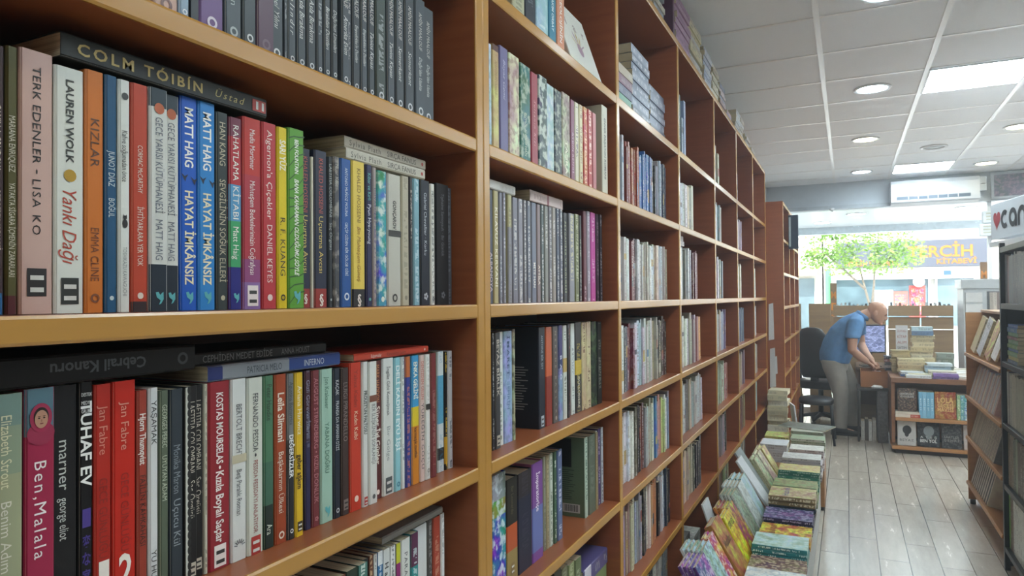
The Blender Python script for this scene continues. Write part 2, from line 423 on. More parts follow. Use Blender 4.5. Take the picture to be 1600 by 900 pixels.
def shelf_mesh(m, y0, y1, zt, xb, xf):
    z0 = zt - TH
    m.box((xb, y0, z0), (xf - .004, y1, zt), CHERRY)
    hz = TH / 2; zm = zt - hz
    prof = [(-.004, -hz), (-.0015, -hz), (0, -hz + .003), (0, hz - .003), (-.0015, hz), (-.004, hz)]
    a = [(xf + p[0], y0, zm + p[1]) for p in prof]; b = [(xf + p[0], y1, zm + p[1]) for p in prof]
    m.mesh(a + b, [(i, i + 1, 7 + i, 6 + i) for i in range(5)] + [tuple(range(5, -1, -1)), tuple(range(6, 12))], BEECH)
def bookcase(label, ys, pw, xf, depth, top, levels):
    t = thing('bookcase', label, 'bookcase', (xf, ys[0], 0), group='built-in wooden bookcases on the wall')
    xb = -depth
    y0 = ys[0]
    for y in ys:
        m = MB(); panel_mesh(m, y - y0, y - y0 + pw, 0, top, xb, 0); m.build('side_panel', t)
    for i in range(len(ys) - 1):
        a, b = ys[i] + pw - y0 + .0004, ys[i + 1] - y0 - .0004
        for z in levels:
            m = MB(); shelf_mesh(m, a, b, z, xb, -.001); m.build('shelf', t)
        m = MB(); m.box((xb, a, 0), (-.03, b, levels[-1] - TH), CHERRY); m.build('plinth', t)
    m = MB(); m.box((xb - .012, 0, .02), (xb, ys[-1] + pw - y0, top), BACKW); m.build('back_panel', t)
    m = MB(); shelf_mesh(m, 0, ys[-1] + pw - y0, top + TH, xb, 0); m.build('top_panel', t)
    return t
BACKW = wood('dark_back_board', '4a2416', '56301f', .5)  # dark wood, deepened to carry the shade behind the books
PW = .027
YA = [.288, 1.144]; YBk = [1.171, 2.033, 2.889, 3.760, 4.584, 5.430, 6.290]
LV = [LEVEL[k] for k in (2, 1, 0, -1, -2, -3, -4, -5)]
TOPZ = LEVEL[3] - TH
bookcase('wide wooden bookcase bay crammed with novels, closest to the camera', YA, PW, 0, .27, TOPZ, LV)
bookcase('long cherry wood bookcase of six bays running along the wall to the pillar panel', YBk, PW, 0, .27, TOPZ, LV)
YC = [6.323, 7.0, 7.66, 8.32]
bookcase('deeper wooden bookcase standing forward beyond the long one, near the window', YC, PW, .14, .42, 2.28, [1.99, 1.70, 1.41, 1.12, .83, .54, .25])

SHELF_ROWS = {
  (0, 0): [
    (0.3477,0.0132,0.237,'4b3a40','d8cfc8',[('CAMILLA GRUDOVA',0.22,0.47),('BEZ BEBEK ALFABESİ',0.54,0.76)],{'band': [(0.92,1,'2f6aa0')]}),
    (0.361,0.0103,0.239,'5b5a36','d9d6c2',[('MARIANA ENRIQUEZ',0.26,0.47),('YATAKTA SİGARA İÇMENİN ZARARLARI',0.51,0.86)],{'band': [(0.93,1,'5a2a30')]}),
    (0.3715,0.0301,0.241,'cfaea5','231f22',[('TERK EDENLER',0.06,0.43,'231f22','',0.26),('·',0.45,0.47),('LISA KO',0.49,0.7,'231f22','',0.26)],{'logo': (0.88,'box')}),
    (0.4019,0.0282,0.234,'dcdfd9','2a2c2a',[('LAUREN WOLK',0.05,0.39,'2a2c2a','b',0.27),('Yankı Dağı',0.5,0.8,'b0402c','i',0.5)],{'logo': (0.91,'box'),'dot': (0.44,'b08a20')}),
    (0.4304,0.0191,0.238,'cd7530','7a4326',[('KIZLAR',0.2,0.4,'5e3a26','',0.5),('EMMA CLINE',0.65,0.87)],{'logo': (0.94,'ring')}),
    (0.4498,0.0131,0.238,'22547a','cfdde2',[('JUNOT DÍAZ',0.32,0.47),('BOĞUL',0.52,0.6)],{'logo': (0.94,'dot')}),
    (0.4633,0.0129,0.237,'dfe2de','2d2f33',[('Kahve soğumadan önce',0.22,0.44),('TOSHIKAZU KAWAGUCHI',0.72,0.93,'8a8d90')],{'dot': (0.07,'3b3d40'),'cat': (0.62,'1c1c1e')}),
    (0.4765,0.0193,0.237,'bb452f','e6d7cb',[('CORMAC McCARTHY',0.27,0.48),('İHTİYARLARA YER YOK',0.54,0.8)],{'band': [(0.955,1,'33262a')],'logo': (0.93,'dot')}),
    (0.4965,0.0222,0.238,'d4d6d3','6b7280',[('GECE YARISI KÜTÜPHANESİ',0.13,0.56),('MATT HAIG',0.59,0.77)],{'band': [(0,0.085,'33404a'),(0.79,1,'222d3a')],'dot': (0.09,'b5582c'),'logo': (0.94,'leaf')}),
    (0.5191,0.0206,0.238,'d4d6d3','6b7280',[('GECE YARISI KÜTÜPHANESİ',0.13,0.56),('MATT HAIG',0.59,0.77)],{'band': [(0,0.085,'33404a'),(0.79,1,'222d3a')],'dot': (0.09,'b5582c'),'logo': (0.94,'leaf')}),
    (0.5401,0.0229,0.241,'1d5cc0','f2f4f2',[('MATT HAIG',0.05,0.33,'f2f4f2','b'),('HAYAT İMKÂNSIZ',0.44,0.88,'ece4c4','b')],{'bird': (0.385,'12213c'),'logo': (0.94,'leaf')}),
    (0.5635,0.0238,0.241,'2f86cf','f2f4f2',[('MATT HAIG',0.05,0.33,'f2f4f2','b'),('HAYAT İMKÂNSIZ',0.44,0.88,'ece4c4','b')],{'bird': (0.385,'12213c'),'logo': (0.94,'leaf')}),
    (0.5877,0.0174,0.234,'333c3e','bfb8a0',[('HAN KANG',0.05,0.27),('SEVGİLİNİN SOĞUK ELLERİ',0.34,0.86)],{'logo': (0.94,'dot')}),
    (0.6056,0.0196,0.232,'7a3a50','f0efe8',[('RAHATLAMA',0.04,0.33),('KİTABI',0.36,0.53),('Matt Haig',0.57,0.74)],{'band': [(0.1,0.35,'b8333e'),(0.35,0.54,'5a9ccb'),(0.54,0.78,'3fa06a'),(0.78,1,'25287e')],'logo': (0.94,'leaf')}),
    (0.6257,0.0294,0.237,'b03a48','f0e4e4',[('Madia Mortimer',0.06,0.27),('Muhteşem Bedenlerimizin Coğrafyası',0.33,0.82)],{'band': [(0.74,0.86,'8f4a7c'),(0.86,1,'8a6aa6'),(0,0.3,'bf3a36')],'logo': (0.93,'box')}),
    (0.6556,0.0246,0.237,'bb3a42','f0dcd8',[("Algernon'a Çiçekler",0.04,0.52),('DANIEL KEYES',0.55,0.86)],{'logo': (0.94,'dot')}),
    (0.6808,0.0177,0.236,'ddc524','3a3518',[('SARI YÜZ',0.07,0.24,'f4f0d8','b'),('R. F. KUANG',0.5,0.82)],{'logo': (0.94,'ring')}),
    (0.699,0.0299,0.239,'5f9e38','f0f4e8',[('BEN FOUNTAIN',0.06,0.25,'f0f4e8','b'),('BANA KAHRAMAN OLDUĞUMU SÖYLE',0.28,0.82,'f0f4e8','bi')],{'stripes': '2e5a22','logo': (0.94,'leaf')}),
    (0.7296,0.0214,0.219,'2a3044','b5534a',[('KHALED HOSSEINI',0.05,0.4),('Uçurtma Avcısı',0.42,0.78,'d8bf6a')],{'band': [(0.88,1,'963632')],'logo': (0.91,'sect')}),
    (0.7512,0.0046,0.21,'cdc8ba','cdc8ba',[],{}),
    (0.7561,0.0266,0.221,'2a3044','b5534a',[('KHALED HOSSEINI',0.05,0.4),('Uçurtma Avcısı',0.42,0.78,'d8bf6a')],{'band': [(0.88,1,'963632')],'logo': (0.91,'sect')}),
    (0.7833,0.0103,0.216,'2e3338','a9b0b0',[('LAETITIA COLOMBANI',0.05,0.4),('Saç Örgüsü',0.44,0.62)],{'logo': (0.95,'dot')}),
    (0.7944,0.0134,0.218,'4c4d52','b8b2aa',[('Nuar Köle',0.05,0.2)],{'blot': 0.8,'logo': (0.95,'dot')}),
    (0.8084,0.024,0.218,'26579a','dbe4ec',[('ANTONIO MUÑOZ MOLINA',0.06,0.39),('GEÇİP GİDEN BİR GÖLGE GİBİ',0.43,0.79)],{'logo': (0.93,'ring')}),
    (0.8332,0.0306,0.219,'e4c95a','8a6420',[('KHALED HOSSEINI',0.05,0.42),('Bin Muhteşem Güneş',0.45,0.83,'a8762a','i')],{'band': [(0.88,1,'2b2a2c')],'logo': (0.91,'sect')}),
    (0.8653,0.0151,0.218,'2a2c50','5fb0a8',[('Kibar ve Kirli',0.06,0.25),('Pyun Hye-young',0.28,0.56,'d8dce8')],{'logo': (0.95,'dot')}),
    (0.8808,0.0094,0.216,'a49a98','5a4a78',[('DUVARDAKİ',0.15,0.4)],{'greek': 0.7}),
    (0.8907,0.0111,0.215,'d9dad4','5b5d60',[('AYRILIK',0.06,0.22)],{'greek': 0.5}),
    (0.9026,0.0248,0.216,'3f86b8','e6ecdf',[],{'blot': 1.0,'logo': (0.95,'dot')}),
    (0.9283,0.0368,0.215,'c2c0b6','35332f',[('GONÇAROV',0.2,0.42,'35332f','b')],{'logo': (0.94,'ring'),'bar': (0.45,'2c2b2b')}),
    (0.966,0.0217,0.217,'b9b29d','8a8474',[],{'greek': 0.5,'logo': (0.94,'dot')}),
    (0.9881,0.0093,0.218,'3c3b40','a8a49c',[],{'greek': 0.9}),
    (0.9979,0.0191,0.217,'7faab9','c7dbe2',[],{'greek': 0.7,'logo': (0.94,'dot')}),
    (1.018,0.0297,0.218,'252a36','c6ccd4',[('Gabriel Chevallier · Korku',0.1,0.6)],{'logo': (0.93,'flower')}),
    (1.0484,0.0142,0.215,'dcdcd6','4c5054',[('Geceyarısı',0.08,0.6)],{'greek': 0.5,'logo': (0.95,'ring')}),
    (1.0647,0.0443,0.219,'17181c','6e7078',[('Tiphaine Samoyault · Bir Günlük',0.08,0.6)],{'logo': (0.92,'flower')}),
    (1.1102,0.0245,0.218,'5c6470','8a93a0',[],{'greek': 0.6}),
  ],
  (0, 1): [
    (0.4829,0.0289,0.195,'c9a79a','7a5a58',[],{'logo': (0.955,'ring')}),
    (0.5122,0.0132,0.195,'93a9c0','e0e4e8',[],{'logo': (0.955,'ring')}),
    (0.5258,0.0099,0.195,'34393f','9aa0a4',[],{'logo': (0.955,'ring')}),
    (0.5361,0.033,0.195,'6d4f86','cfc4d8',[],{'logo': (0.955,'ring')}),
    (0.57,0.0241,0.195,'4a535b','aab2b6',[('ümit evren',0.45,0.8)],{'logo': (0.955,'ring')}),
    (0.595,0.0205,0.195,'3c444b','c8ccd0',[],{'logo': (0.955,'ring')}),
    (0.616,0.0273,0.195,'5d4558','6d5568',[],{'logo': (0.955,'ring')}),
    (0.6444,0.0234,0.195,'434b53','c8ccd0',[('Calmel Yılını',0.5,0.8,'d0d2d2','i')],{'logo': (0.955,'ring'),'greek': 0}),
    (0.6684,0.0045,0.195,'3f464e','c8ccd0',[],{'logo': (0.955,'ring'),'greek': 0.4}),
    (0.6734,0.0149,0.195,'474f58','c8ccd0',[('Kalındır',0.5,0.8,'d0d2d2','i')],{'logo': (0.955,'ring'),'greek': 0}),
    (0.6889,0.0166,0.195,'434b53','c8ccd0',[('Asla Bırakma',0.5,0.8,'d0d2d2','i')],{'logo': (0.955,'ring'),'greek': 0}),
    (0.706,0.0171,0.195,'3f464e','c8ccd0',[('Asla Bırakma',0.5,0.8,'d0d2d2','i')],{'logo': (0.955,'ring'),'greek': 0}),
    (0.7238,0.012,0.195,'474f58','c8ccd0',[],{'logo': (0.955,'ring'),'greek': 0.4}),
    (0.7364,0.0136,0.195,'434b53','c8ccd0',[('Bırakılan Dostları',0.5,0.8,'d0d2d2','i')],{'logo': (0.955,'ring'),'greek': 0}),
    (0.7507,0.0133,0.195,'3f464e','c8ccd0',[("Doğu'nun Limanları",0.5,0.8,'d0d2d2','i')],{'logo': (0.955,'ring'),'greek': 0}),
    (0.7707,0.0166,0.195,'474f58','c8ccd0',[('AMİN MAALOUF',0.12,0.44,'c8c4c0'),('Amerika Evim',0.5,0.78,'d6d8d8','i')],{'logo': (0.955,'ring'),'greek': 0}),
    (0.788,0.015,0.195,'434b53','c8ccd0',[('AMİN MAALOUF',0.12,0.44,'c8c4c0'),("Empedokles'in Dostları",0.5,0.78,'d6d8d8','i')],{'logo': (0.955,'ring'),'greek': 0}),
    (0.8037,0.0176,0.195,'3f464e','c8ccd0',[('AMİN MAALOUF',0.12,0.44,'c8c4c0'),("Empedokles'in Dostları",0.5,0.78,'d6d8d8','i')],{'logo': (0.955,'ring'),'greek': 0}),
    (0.8221,0.0152,0.195,'474f58','c8ccd0',[('AMİN MAALOUF',0.12,0.44,'c8c4c0'),("Empedokles'in Dostları",0.5,0.78,'d6d8d8','i')],{'logo': (0.955,'ring'),'greek': 0}),
    (0.838,0.0156,0.195,'434b53','c8ccd0',[('AMİN MAALOUF',0.12,0.44,'c8c4c0'),('Tanios Kayası',0.5,0.78,'d6d8d8','i')],{'logo': (0.955,'ring'),'greek': 0}),
    (0.8544,0.0259,0.195,'3e4a48','c8ccd0',[],{'logo': (0.955,'ring'),'greek': 0.4}),
    (0.8819,0.0202,0.195,'474f58','c8ccd0',[('AMİN MAALOUF',0.12,0.44,'c8c4c0'),('Tanios Kayası',0.5,0.78,'d6d8d8','i')],{'logo': (0.955,'ring'),'greek': 0}),
    (0.903,0.0227,0.195,'434b53','c8ccd0',[('AMİN MAALOUF',0.12,0.44,'c8c4c0'),('Semerkant',0.5,0.78,'d6d8d8','i')],{'logo': (0.955,'ring'),'greek': 0}),
    (0.9267,0.0264,0.195,'3f464e','c8ccd0',[('AMİN MAALOUF',0.12,0.44,'c8c4c0'),('Semerkant',0.5,0.78,'d6d8d8','i')],{'logo': (0.955,'ring'),'greek': 0}),
    (0.954,0.0306,0.195,'474f58','c8ccd0',[('AMİN MAALOUF',0.12,0.44,'c8c4c0'),("Doğu'dan Uzakta",0.5,0.78,'d6d8d8','i')],{'logo': (0.955,'ring'),'greek': 0}),
    (0.9885,0.0364,0.195,'434b53','c8ccd0',[('AMİN MAALOUF',0.12,0.44,'c8c4c0'),("Doğu'dan Uzakta",0.5,0.78,'d6d8d8','i')],{'logo': (0.955,'ring'),'greek': 0}),
  ],
  (0, -1): [
    (0.3446,0.0281,0.234,'a9ae8e','e8e8d8',[('Elizabeth Strout',0.08,0.35,'e6e4c4'),('Benim Adım Lucy',0.4,0.78,'e6e4d8')],{'band': [(0,0.12,'7f9a92'),(0.12,0.3,'94a48e')]}),
    (0.3732,0.0266,0.236,'a02a4c','f0e4e6',[('Ben,Malala',0.28,0.65,'f2e8e8','',0.42),('M. YOUSAFZAI',0.8,0.95,'c9a25a')],{'band': [(0,0.18,'5a7a88')],'portrait': 1}),
    (0.4004,0.0257,0.235,'1c1c1f','c8ccc8',[('marner',0.22,0.42,'c8ccc8','',0.42),('george eliot',0.45,0.62)],{}),
    (0.4266,0.0142,0.236,'141417','f2f2f0',[('TUHAF EV',0.08,0.43,'f2f2f0','b',0.8)],{'glyph': '4a3a8c','toplines': 1}),
    (0.4412,0.0181,0.232,'b42c22','f4ece4',[('Jan Fabre',0.09,0.3,'d88a7a'),('GECE GÜNLÜĞÜ',0.4,0.74,'8e2018')],{'num': ('1',0.82)}),
    (0.4596,0.0255,0.233,'c42a1e','f4ece4',[('Jan Fabre',0.09,0.3,'e09a88'),('GECE GÜNLÜĞÜ',0.4,0.74,'9a2018')],{'num': ('2',0.82)}),
    (0.4855,0.0121,0.221,'9e4032','e8dcd4',[('Hjorn Thumqvist',0.11,0.35,'ece0d8','b'),('FAİLİN KAHKAHASI',0.4,0.73,'3c1c18')],{}),
    (0.4979,0.0117,0.222,'d8dadb','2c2e31',[('YAŞAMAK',0.06,0.27),('YU HUA',0.77,0.93)],{}),
    (0.51,0.0113,0.218,'5c6757','c8d2bc',[('GEORGES PEREC',0.07,0.28),('UYUYAN ADAM',0.32,0.54)],{}),
    (0.5216,0.0173,0.218,'343c44','9aa4ac',[('Uçucu Kül',0.55,0.78),('Monika Maron',0.28,0.52,'8a949c')],{}),
    (0.5394,0.0172,0.219,'1d1d1f','c9c2b4',[('LAETITIA COLOMBANI',0.08,0.44),('Saç Örgüsü',0.48,0.67)],{'wave': 'c8c8c0','logo': (0.93,'box')}),
    (0.557,0.0144,0.218,'1d1d1f','c9c2b4',[('LAETITIA COLOMBANI',0.08,0.44),('Saç Örgüsü',0.48,0.67)],{'logo': (0.93,'box')}),
    (0.5718,0.0049,0.218,'c8c2b0','6a6458',[],{'greek': 0.6}),
    (0.5771,0.0311,0.219,'962a34','f4e8e4',[('KOSTAS MOURSELAS',0.06,0.44,'f4e8e4','b'),('•',0.45,0.47),('Kızıla Boyalı Saçlar',0.48,0.86,'f4e8e4','b')],{'logo': (0.93,'box')}),
    (0.6087,0.0237,0.219,'d9dad8','50545a',[('BERTOLT BRECHT',0.14,0.43),('Beş Paralık Roman',0.5,0.75)],{'bar': (0.44,'c2b9a0'),'logo': (0.92,'sun')}),
    (0.6328,0.0255,0.218,'d2d4ca','44464a',[('FERNANDO PESSOA',0.09,0.42),('•',0.43,0.45),("PESSOA PESSOA'YI ANLATIYOR",0.47,0.88,'9a4a4a')],{'logo': (0.95,'boxr')}),
    (0.6588,0.0168,0.218,'4f7a5e','dfe6d6',[('Peter Handke',0.05,0.26,'2c3c30'),('Ara',0.86,0.92)],{'band': [(0.5,0.75,'456a58'),(0.75,1,'22302c')]}),
    (0.6762,0.0209,0.218,'9e4628','ecdccc',[('Leïla Slimani',0.11,0.4,'ecdccc','b'),('Başkalarının Ülkesi',0.46,0.82)],{'logo': (0.95,'ring')}),
    (0.6977,0.0123,0.217,'777a7c','f0f0ee',[('Agustina Bazterrica',0.05,0.31,'3a3c40'),('DEĞERSİZLER',0.37,0.63,'f0f0ee','b')],{'band': [(0.4,1,'26282c')],'logo': (0.95,'ring')}),
    (0.7106,0.015,0.217,'ddb62c','3a2c10',[('Ariana Harwicz',0.08,0.38,'f2ead0'),('geber aşkım',0.5,0.71,'3a2c10','b')],{'logo': (0.94,'box')}),
    (0.7262,0.0099,0.217,'1e2024','5a5c60',[],{'greek': 0.6,'logo': (0.9,'dot')}),
    (0.7367,0.0126,0.217,'2e2c4c','9aa0b8',[('Gizli Görevin İlleri',0.06,0.4)],{'band': [(0,0.25,'4a2834'),(0.25,0.45,'3a2c40')],'greek': 0.3}),
    (0.7499,0.0156,0.216,'74343a','c08088',[('AUGUST STRINDBERG • KIZIL DONLUK',0.05,0.85)],{'logo': (0.95,'flower')}),
    (0.7662,0.0256,0.216,'a0c2b2','3e6a58',[('Jon Krakauer',0.05,0.26),('YABANA DOĞRU',0.35,0.68)],{'logo': (0.93,'leaf')}),
    (0.7925,0.0147,0.215,'242c3a','d0d4d8',[('KAÇAK',0.08,0.18),('FRANSA DA AMANIN DİZİ',0.22,0.55)],{'logo': (0.95,'ring')}),
    (0.8079,0.0173,0.214,'3e302e','8a7c78',[('LUIGI PIRANDELLO',0.1,0.5)],{'logo': (0.93,'box')}),
    (0.8259,0.027,0.22,'c23c2a','f0d8cc',[('Yalnız Kadın',0.05,0.3,'8e2a1e'),('Kadın Kalbi',0.33,0.52,'f2e0c8')],{'logo': (0.92,'dot')}),
    (0.8537,0.014,0.219,'d6d7d3','3a4038',[("PROUST'UN PALTOSU",0.2,0.5,'3a4038','b')],{'logo': (0.96,'boxr')}),
    (0.8685,0.0209,0.218,'d9dad6','55585a',[('BİR İLİŞKİNİN SONLANIŞI',0.3,0.72)],{'bar': (0.26,'7a4a3a'),'logo': (0.95,'dot')}),
    (0.8902,0.0225,0.217,'5a2a2a','f0e6dc',[('MARK HADDON',0.03,0.3,'c88a5a'),('Süper İyi Günler',0.33,0.75,'f0e6dc','b')],{'logo': (0.95,'dot')}),
    (0.9136,0.0305,0.219,'d6d8d4','4a5256',[('İngiliz Gibi Konuşmak',0.06,0.42),('Bir Gölge',0.5,0.75,'8a9294')],{'logo': (0.93,'box')}),
    (0.9449,0.0172,0.218,'8fc6d0','2a7a94',[('DELİ KADIN EYÜ İŞİ',0.06,0.7,'eaf2f2','b')],{'logo': (0.95,'ring')}),
    (0.9627,0.0096,0.218,'d8dad8','7a8288',[],{'greek': 0.7}),
    (0.9733,0.0151,0.218,'34408c','d8865a',[],{'band': [(0,0.16,'b8683a')],'greek': 0.6}),
    (0.9894,0.0224,0.218,'3c92c4','f2f2e0',[('ENKA GELİNİ',0.05,0.34,'f2f2e0','b'),('karmaşık mutfak',0.56,0.8,'5a2c18','b')],{'band': [(0.4,0.55,'d8c030'),(0.55,1,'d08428')]}),
    (1.0128,0.0151,0.217,'d8beb6','a06050',[('DENİZDEN GELEN',0.05,0.35,'b85a4a'),('YÜREĞİN GÖÇÜ',0.38,0.9,'3c3440')],{}),
    (1.0285,0.0158,0.217,'dcdcd8','7a7a70',[],{'bar': (0.42,'2c2c2a'),'greek': 0.3,'logo': (0.93,'ring')}),
    (1.0454,0.0169,0.218,'763034','b88a84',[],{'greek': 0.4}),
    (1.0633,0.0152,0.218,'6a6450','a8a288',[],{'greek': 0.3}),
    (1.0796,0.0211,0.218,'cfd6d8','4a94b8',[],{'band': [(0.2,0.6,'5aa0c0'),(0.8,0.9,'2c2c30')],'greek': 0.3}),
    (1.1014,0.0107,0.216,'1c1c1e','d8b040',[],{'band': [(0.72,0.95,'c89a30')],'greek': 0.7}),
    (1.1128,0.0156,0.217,'c8c8cc','6a7480',[],{'greek': 0.7,'logo': (0.94,'dot')}),
  ],
  (0, -2): [
    (0.7229,0.0441,0.223,'6b3a2c','c8a890',[],{'greek': 0.5}),
    (0.7684,0.0453,0.215,'7a4a38','d8c8b8',[],{'greek': 0.5}),
    (0.8152,0.0249,0.217,'2a3a30','c8d8b8',[('Fırtına',0.06,0.5,'c8d8b8','b')],{}),
    (0.8416,0.0207,0.217,'4a7a70','dfe8e0',[],{'greek': 0.8}),
    (0.8631,0.0126,0.217,'1e1e20','d8d090',[],{'greek': 0.8}),
    (0.8765,0.0105,0.218,'6a4030','d8b890',[],{'greek': 0.8}),
    (0.8877,0.0074,0.217,'cfd0cc','6a6a68',[],{'greek': 0.6}),
    (0.8959,0.0125,0.218,'2c6a9c','e8eef0',[],{'greek': 0.6,'band': [(0,0.1,'e0e4e4')]}),
    (0.9093,0.0162,0.217,'d6d8d6','3a3c40',[('Hamlet ya da',0.1,0.7,'3a3c40','b')],{}),
    (0.9264,0.0131,0.217,'dcdcd8','55585c',[],{'greek': 0.7}),
    (0.9404,0.0116,0.217,'3a3c38','d8d040',[],{'band': [(0,0.15,'c8c838'),(0.15,0.3,'8a2a6a')],'greek': 0.4}),
    (0.9529,0.0268,0.218,'d9dad6','44484c',[('PARA İÇİN SANAT',0.1,0.75)],{}),
    (0.9807,0.0221,0.22,'2c8a8c','d8ecec',[],{'band': [(0,0.25,'5a2a4a')],'greek': 0.6}),
    (1.0037,0.0393,0.222,'d9dadb','6a7074',[('ORAVI',0.4,0.55)],{}),
    (1.0437,0.0151,0.225,'4c4848','9a9694',[],{'greek': 0.7}),
    (1.0598,0.0238,0.223,'a4402e','d8a890',[],{'greek': 0.5}),
    (1.0848,0.0122,0.224,'dcdcdc','3a3a3c',[],{'greek': 0.4}),
  ],
  (1, 2): [
    (1.348,0.0617,0.205,'b9b89a','6a6a58',[],{'greek': 0.5}),
    (1.4115,0.0558,0.21,'262c38','8a94a0',[],{'greek': 0.4}),
    (1.4703,0.0703,0.21,'9cc0cc','e8f0f0',[],{'greek': 0.6,'blot': 0.3}),
    (1.5437,0.0457,0.235,'2c7a94','d8e8ec',[('YALIN TAKIM ORBAY',0.3,0.85,'d8e8ec','b')],{}),
    (1.5928,0.0505,0.235,'d08a68','f0e0d4',[('ARKEOLOJİNİN',0.3,0.9,'f0e8e0','b')],{}),
  ],
  (1, 1): [
    (1.2217,0.0133,0.206,'b8ccd6','6a8494',[],{'blot': 0.5}),
    (1.2372,0.0281,0.211,'c8b878','8a6a30',[('ÂLEMİN PİYANOSU',0.15,0.5,'9a7a40')],{'blot': 0.3,'band': [(0,0.06,'5a3a34')]}),
    (1.2677,0.0382,0.217,'6a6490','a8a4c4',[('Beyaz Gemi',0.12,0.5,'b8b4d0','i')],{}),
    (1.3083,0.0505,0.215,'c8bca4','8a5a5a',[],{'blot': 0.8}),
    (1.3614,0.053,0.21,'2c6a62','d8e0cc',[('BÜYÜK AHMED HAN',0.5,0.95,'d0d8c0')],{'blot': 0.6}),
    (1.4172,0.0361,0.206,'9c3444','e8c8c8',[('Sultanın Kızı',0.3,0.8,'d89a9a','i')],{}),
    (1.4563,0.05,0.211,'2c4048','d0d8cc',[],{'blot': 1}),
    (1.5094,0.0597,0.21,'9cb8bc','e4e6d8',[],{'blot': 0.6}),
    (1.5713,0.0464,0.21,'26343e','c8ccb8',[],{'blot': 0.7}),
    (1.6189,0.0537,0.215,'a8a088','584a40',[('TAŞRA',0.55,0.95,'e8e4d0','b')],{'blot': 0.9}),
    (1.675,0.0274,0.21,'7c3a58','dcb8c8',[('AYDIN RENGİ',0.4,0.9)],{}),
    (1.7037,0.0269,0.21,'d0c8b0','5a4a60',[],{'greek': 0.8}),
    (1.7332,0.0264,0.211,'d0c49a','8a4040',[],{'greek': 0.7}),
    (1.7623,0.0327,0.212,'b84c2c','f0c8a0',[],{'greek': 0.7,'blot': 0.3}),
    (1.7963,0.0323,0.213,'b0342e','ecc8b8',[],{'greek': 0.8}),
    (1.8315,0.029,0.212,'b8686c','ecd0cc',[],{'greek': 0.6}),
    (1.9398,0.0501,0.262,'c8c4b0','4a4a42',[("ENVER PAŞA'NIN ROMANI",0.14,0.82,'4a4a42','b')],{}),
  ],
  (1, 0): [
    (1.2864,0.0179,0.238,'3f4450','a8acb8',[('ALBANOYA',0.55,0.9,'b8acb0','b')],{}),
    (1.3067,0.0216,0.239,'b4a878','e8e2c8',[('KILAVUZ KERVANI',0.15,0.85,'ece6d0','b')],{}),
    (1.3308,0.014,0.238,'7c7c88','c8c8d0',[],{'greek': 0.6}),
    (1.3464,0.0134,0.239,'85838e','d0d0d8',[],{'greek': 0.7}),
    (1.3682,0.0198,0.238,'b0aa80','6a6858',[],{'band': [(0.3,1,'85838c')],'greek': 0.5}),
    (1.3898,0.0257,0.235,'7f7e8a','d8d4d0',[],{'greek': 0.7}),
    (1.4173,0.0238,0.235,'8b8994','d8d4d0',[],{'greek': 0.7}),
    (1.4429,0.0159,0.235,'77757c','d8d4d0',[],{'greek': 0.7}),
    (1.4607,0.0182,0.235,'6f7484','d8d4d0',[],{'greek': 0.7}),
    (1.4808,0.0196,0.236,'8a8078','d8d4d0',[],{'greek': 0.7}),
    (1.5024,0.0272,0.237,'767b8c','d8d4d0',[('METE HAN',0.6,0.85,'e8e4dc','b')],{'greek': 0}),
    (1.5316,0.0207,0.236,'8c7a7c','d8d4d0',[('ATTİLA',0.62,0.82,'e8d8c8','b')],{'greek': 0}),
    (1.5544,0.0169,0.237,'5f6a6c','d8d4d0',[],{'greek': 0.7}),
    (1.5735,0.0217,0.237,'8a8a84','d8d4d0',[],{'greek': 0.7}),
    (1.5974,0.02,0.237,'77757c','d8d4d0',[],{'greek': 0.7}),
    (1.6185,0.0216,0.238,'9a928a','d8d4d0',[],{'greek': 0.7}),
    (1.6435,0.0174,0.238,'5c6474','d8d4d0',[],{'greek': 0.7}),
    (1.6633,0.019,0.238,'6a6c7c','d8d4d0',[],{'greek': 0.7}),
    (1.7102,0.0249,0.235,'23262c','b8c490',[('PEYGAMBER VE GÖLGESİ',0.1,0.9)],{}),
    (1.7504,0.0378,0.238,'8a8a90','d0c8a0',[],{'greek': 0.8}),
    (1.7908,0.0311,0.24,'6c7048','c8c8a0',[],{'greek': 0.7}),
    (1.8233,0.0138,0.239,'2c2c30','b8b4a8',[],{'greek': 0.8}),
    (1.8525,0.0242,0.255,'6a3440','c8a8b0',[],{'greek': 0.7}),
    (1.8796,0.0263,0.257,'9a8e9a','d8d0d8',[],{'greek': 0.6}),
    (1.9089,0.0393,0.257,'c04a9a','f0d8e8',[],{'greek': 0.5}),
    (1.9528,0.025,0.257,'3c2c38','a89aa4',[],{'greek': 0.5}),
    (1.9825,0.0208,0.258,'27262e','a8a0a8',[],{'greek': 0.8}),
    (2.0065,0.0212,0.258,'2a2930','b8b4b8',[],{'greek': 0.8}),
  ],
  (1, -1): [
    (1.2808,0.0108,0.242,'26272c','a8a8a8',[],{'greek': 0.8}),
    (1.2931,0.0245,0.242,'3a3a3e','c0b8a8',[('BEYAZ BİRLİK',0.06,0.55,'c4bcb0','b')],{'logo': (0.93,'box')}),
    (1.32,0.0278,0.242,'d6dad8','8a9484',[],{'greek': 0.7,'logo': (0.93,'dot')}),
    (1.3495,0.041,0.242,'9cb4d4','3a5484',[('İMARET',0.04,0.4,'34507c','b'),('ŞEHRİN',0.45,0.7,'4a6a9c')],{'blot': 0.4}),
    (1.3922,0.0124,0.245,'a8a088','3c4034',[],{'blot': 1}),
    (1.5325,0.0388,0.243,'1f2430','b8c4cc',[('ANTOINE BİR ŞEY',0.08,0.42)],{'logo': (0.93,'box'),'back': {'top': 0.6,'col': '9a9a9a','n': 17}}),
    (1.5744,0.0383,0.242,'c4603c','8a2c24',[],{'band': [(0.5,1,'8e3428')]}),
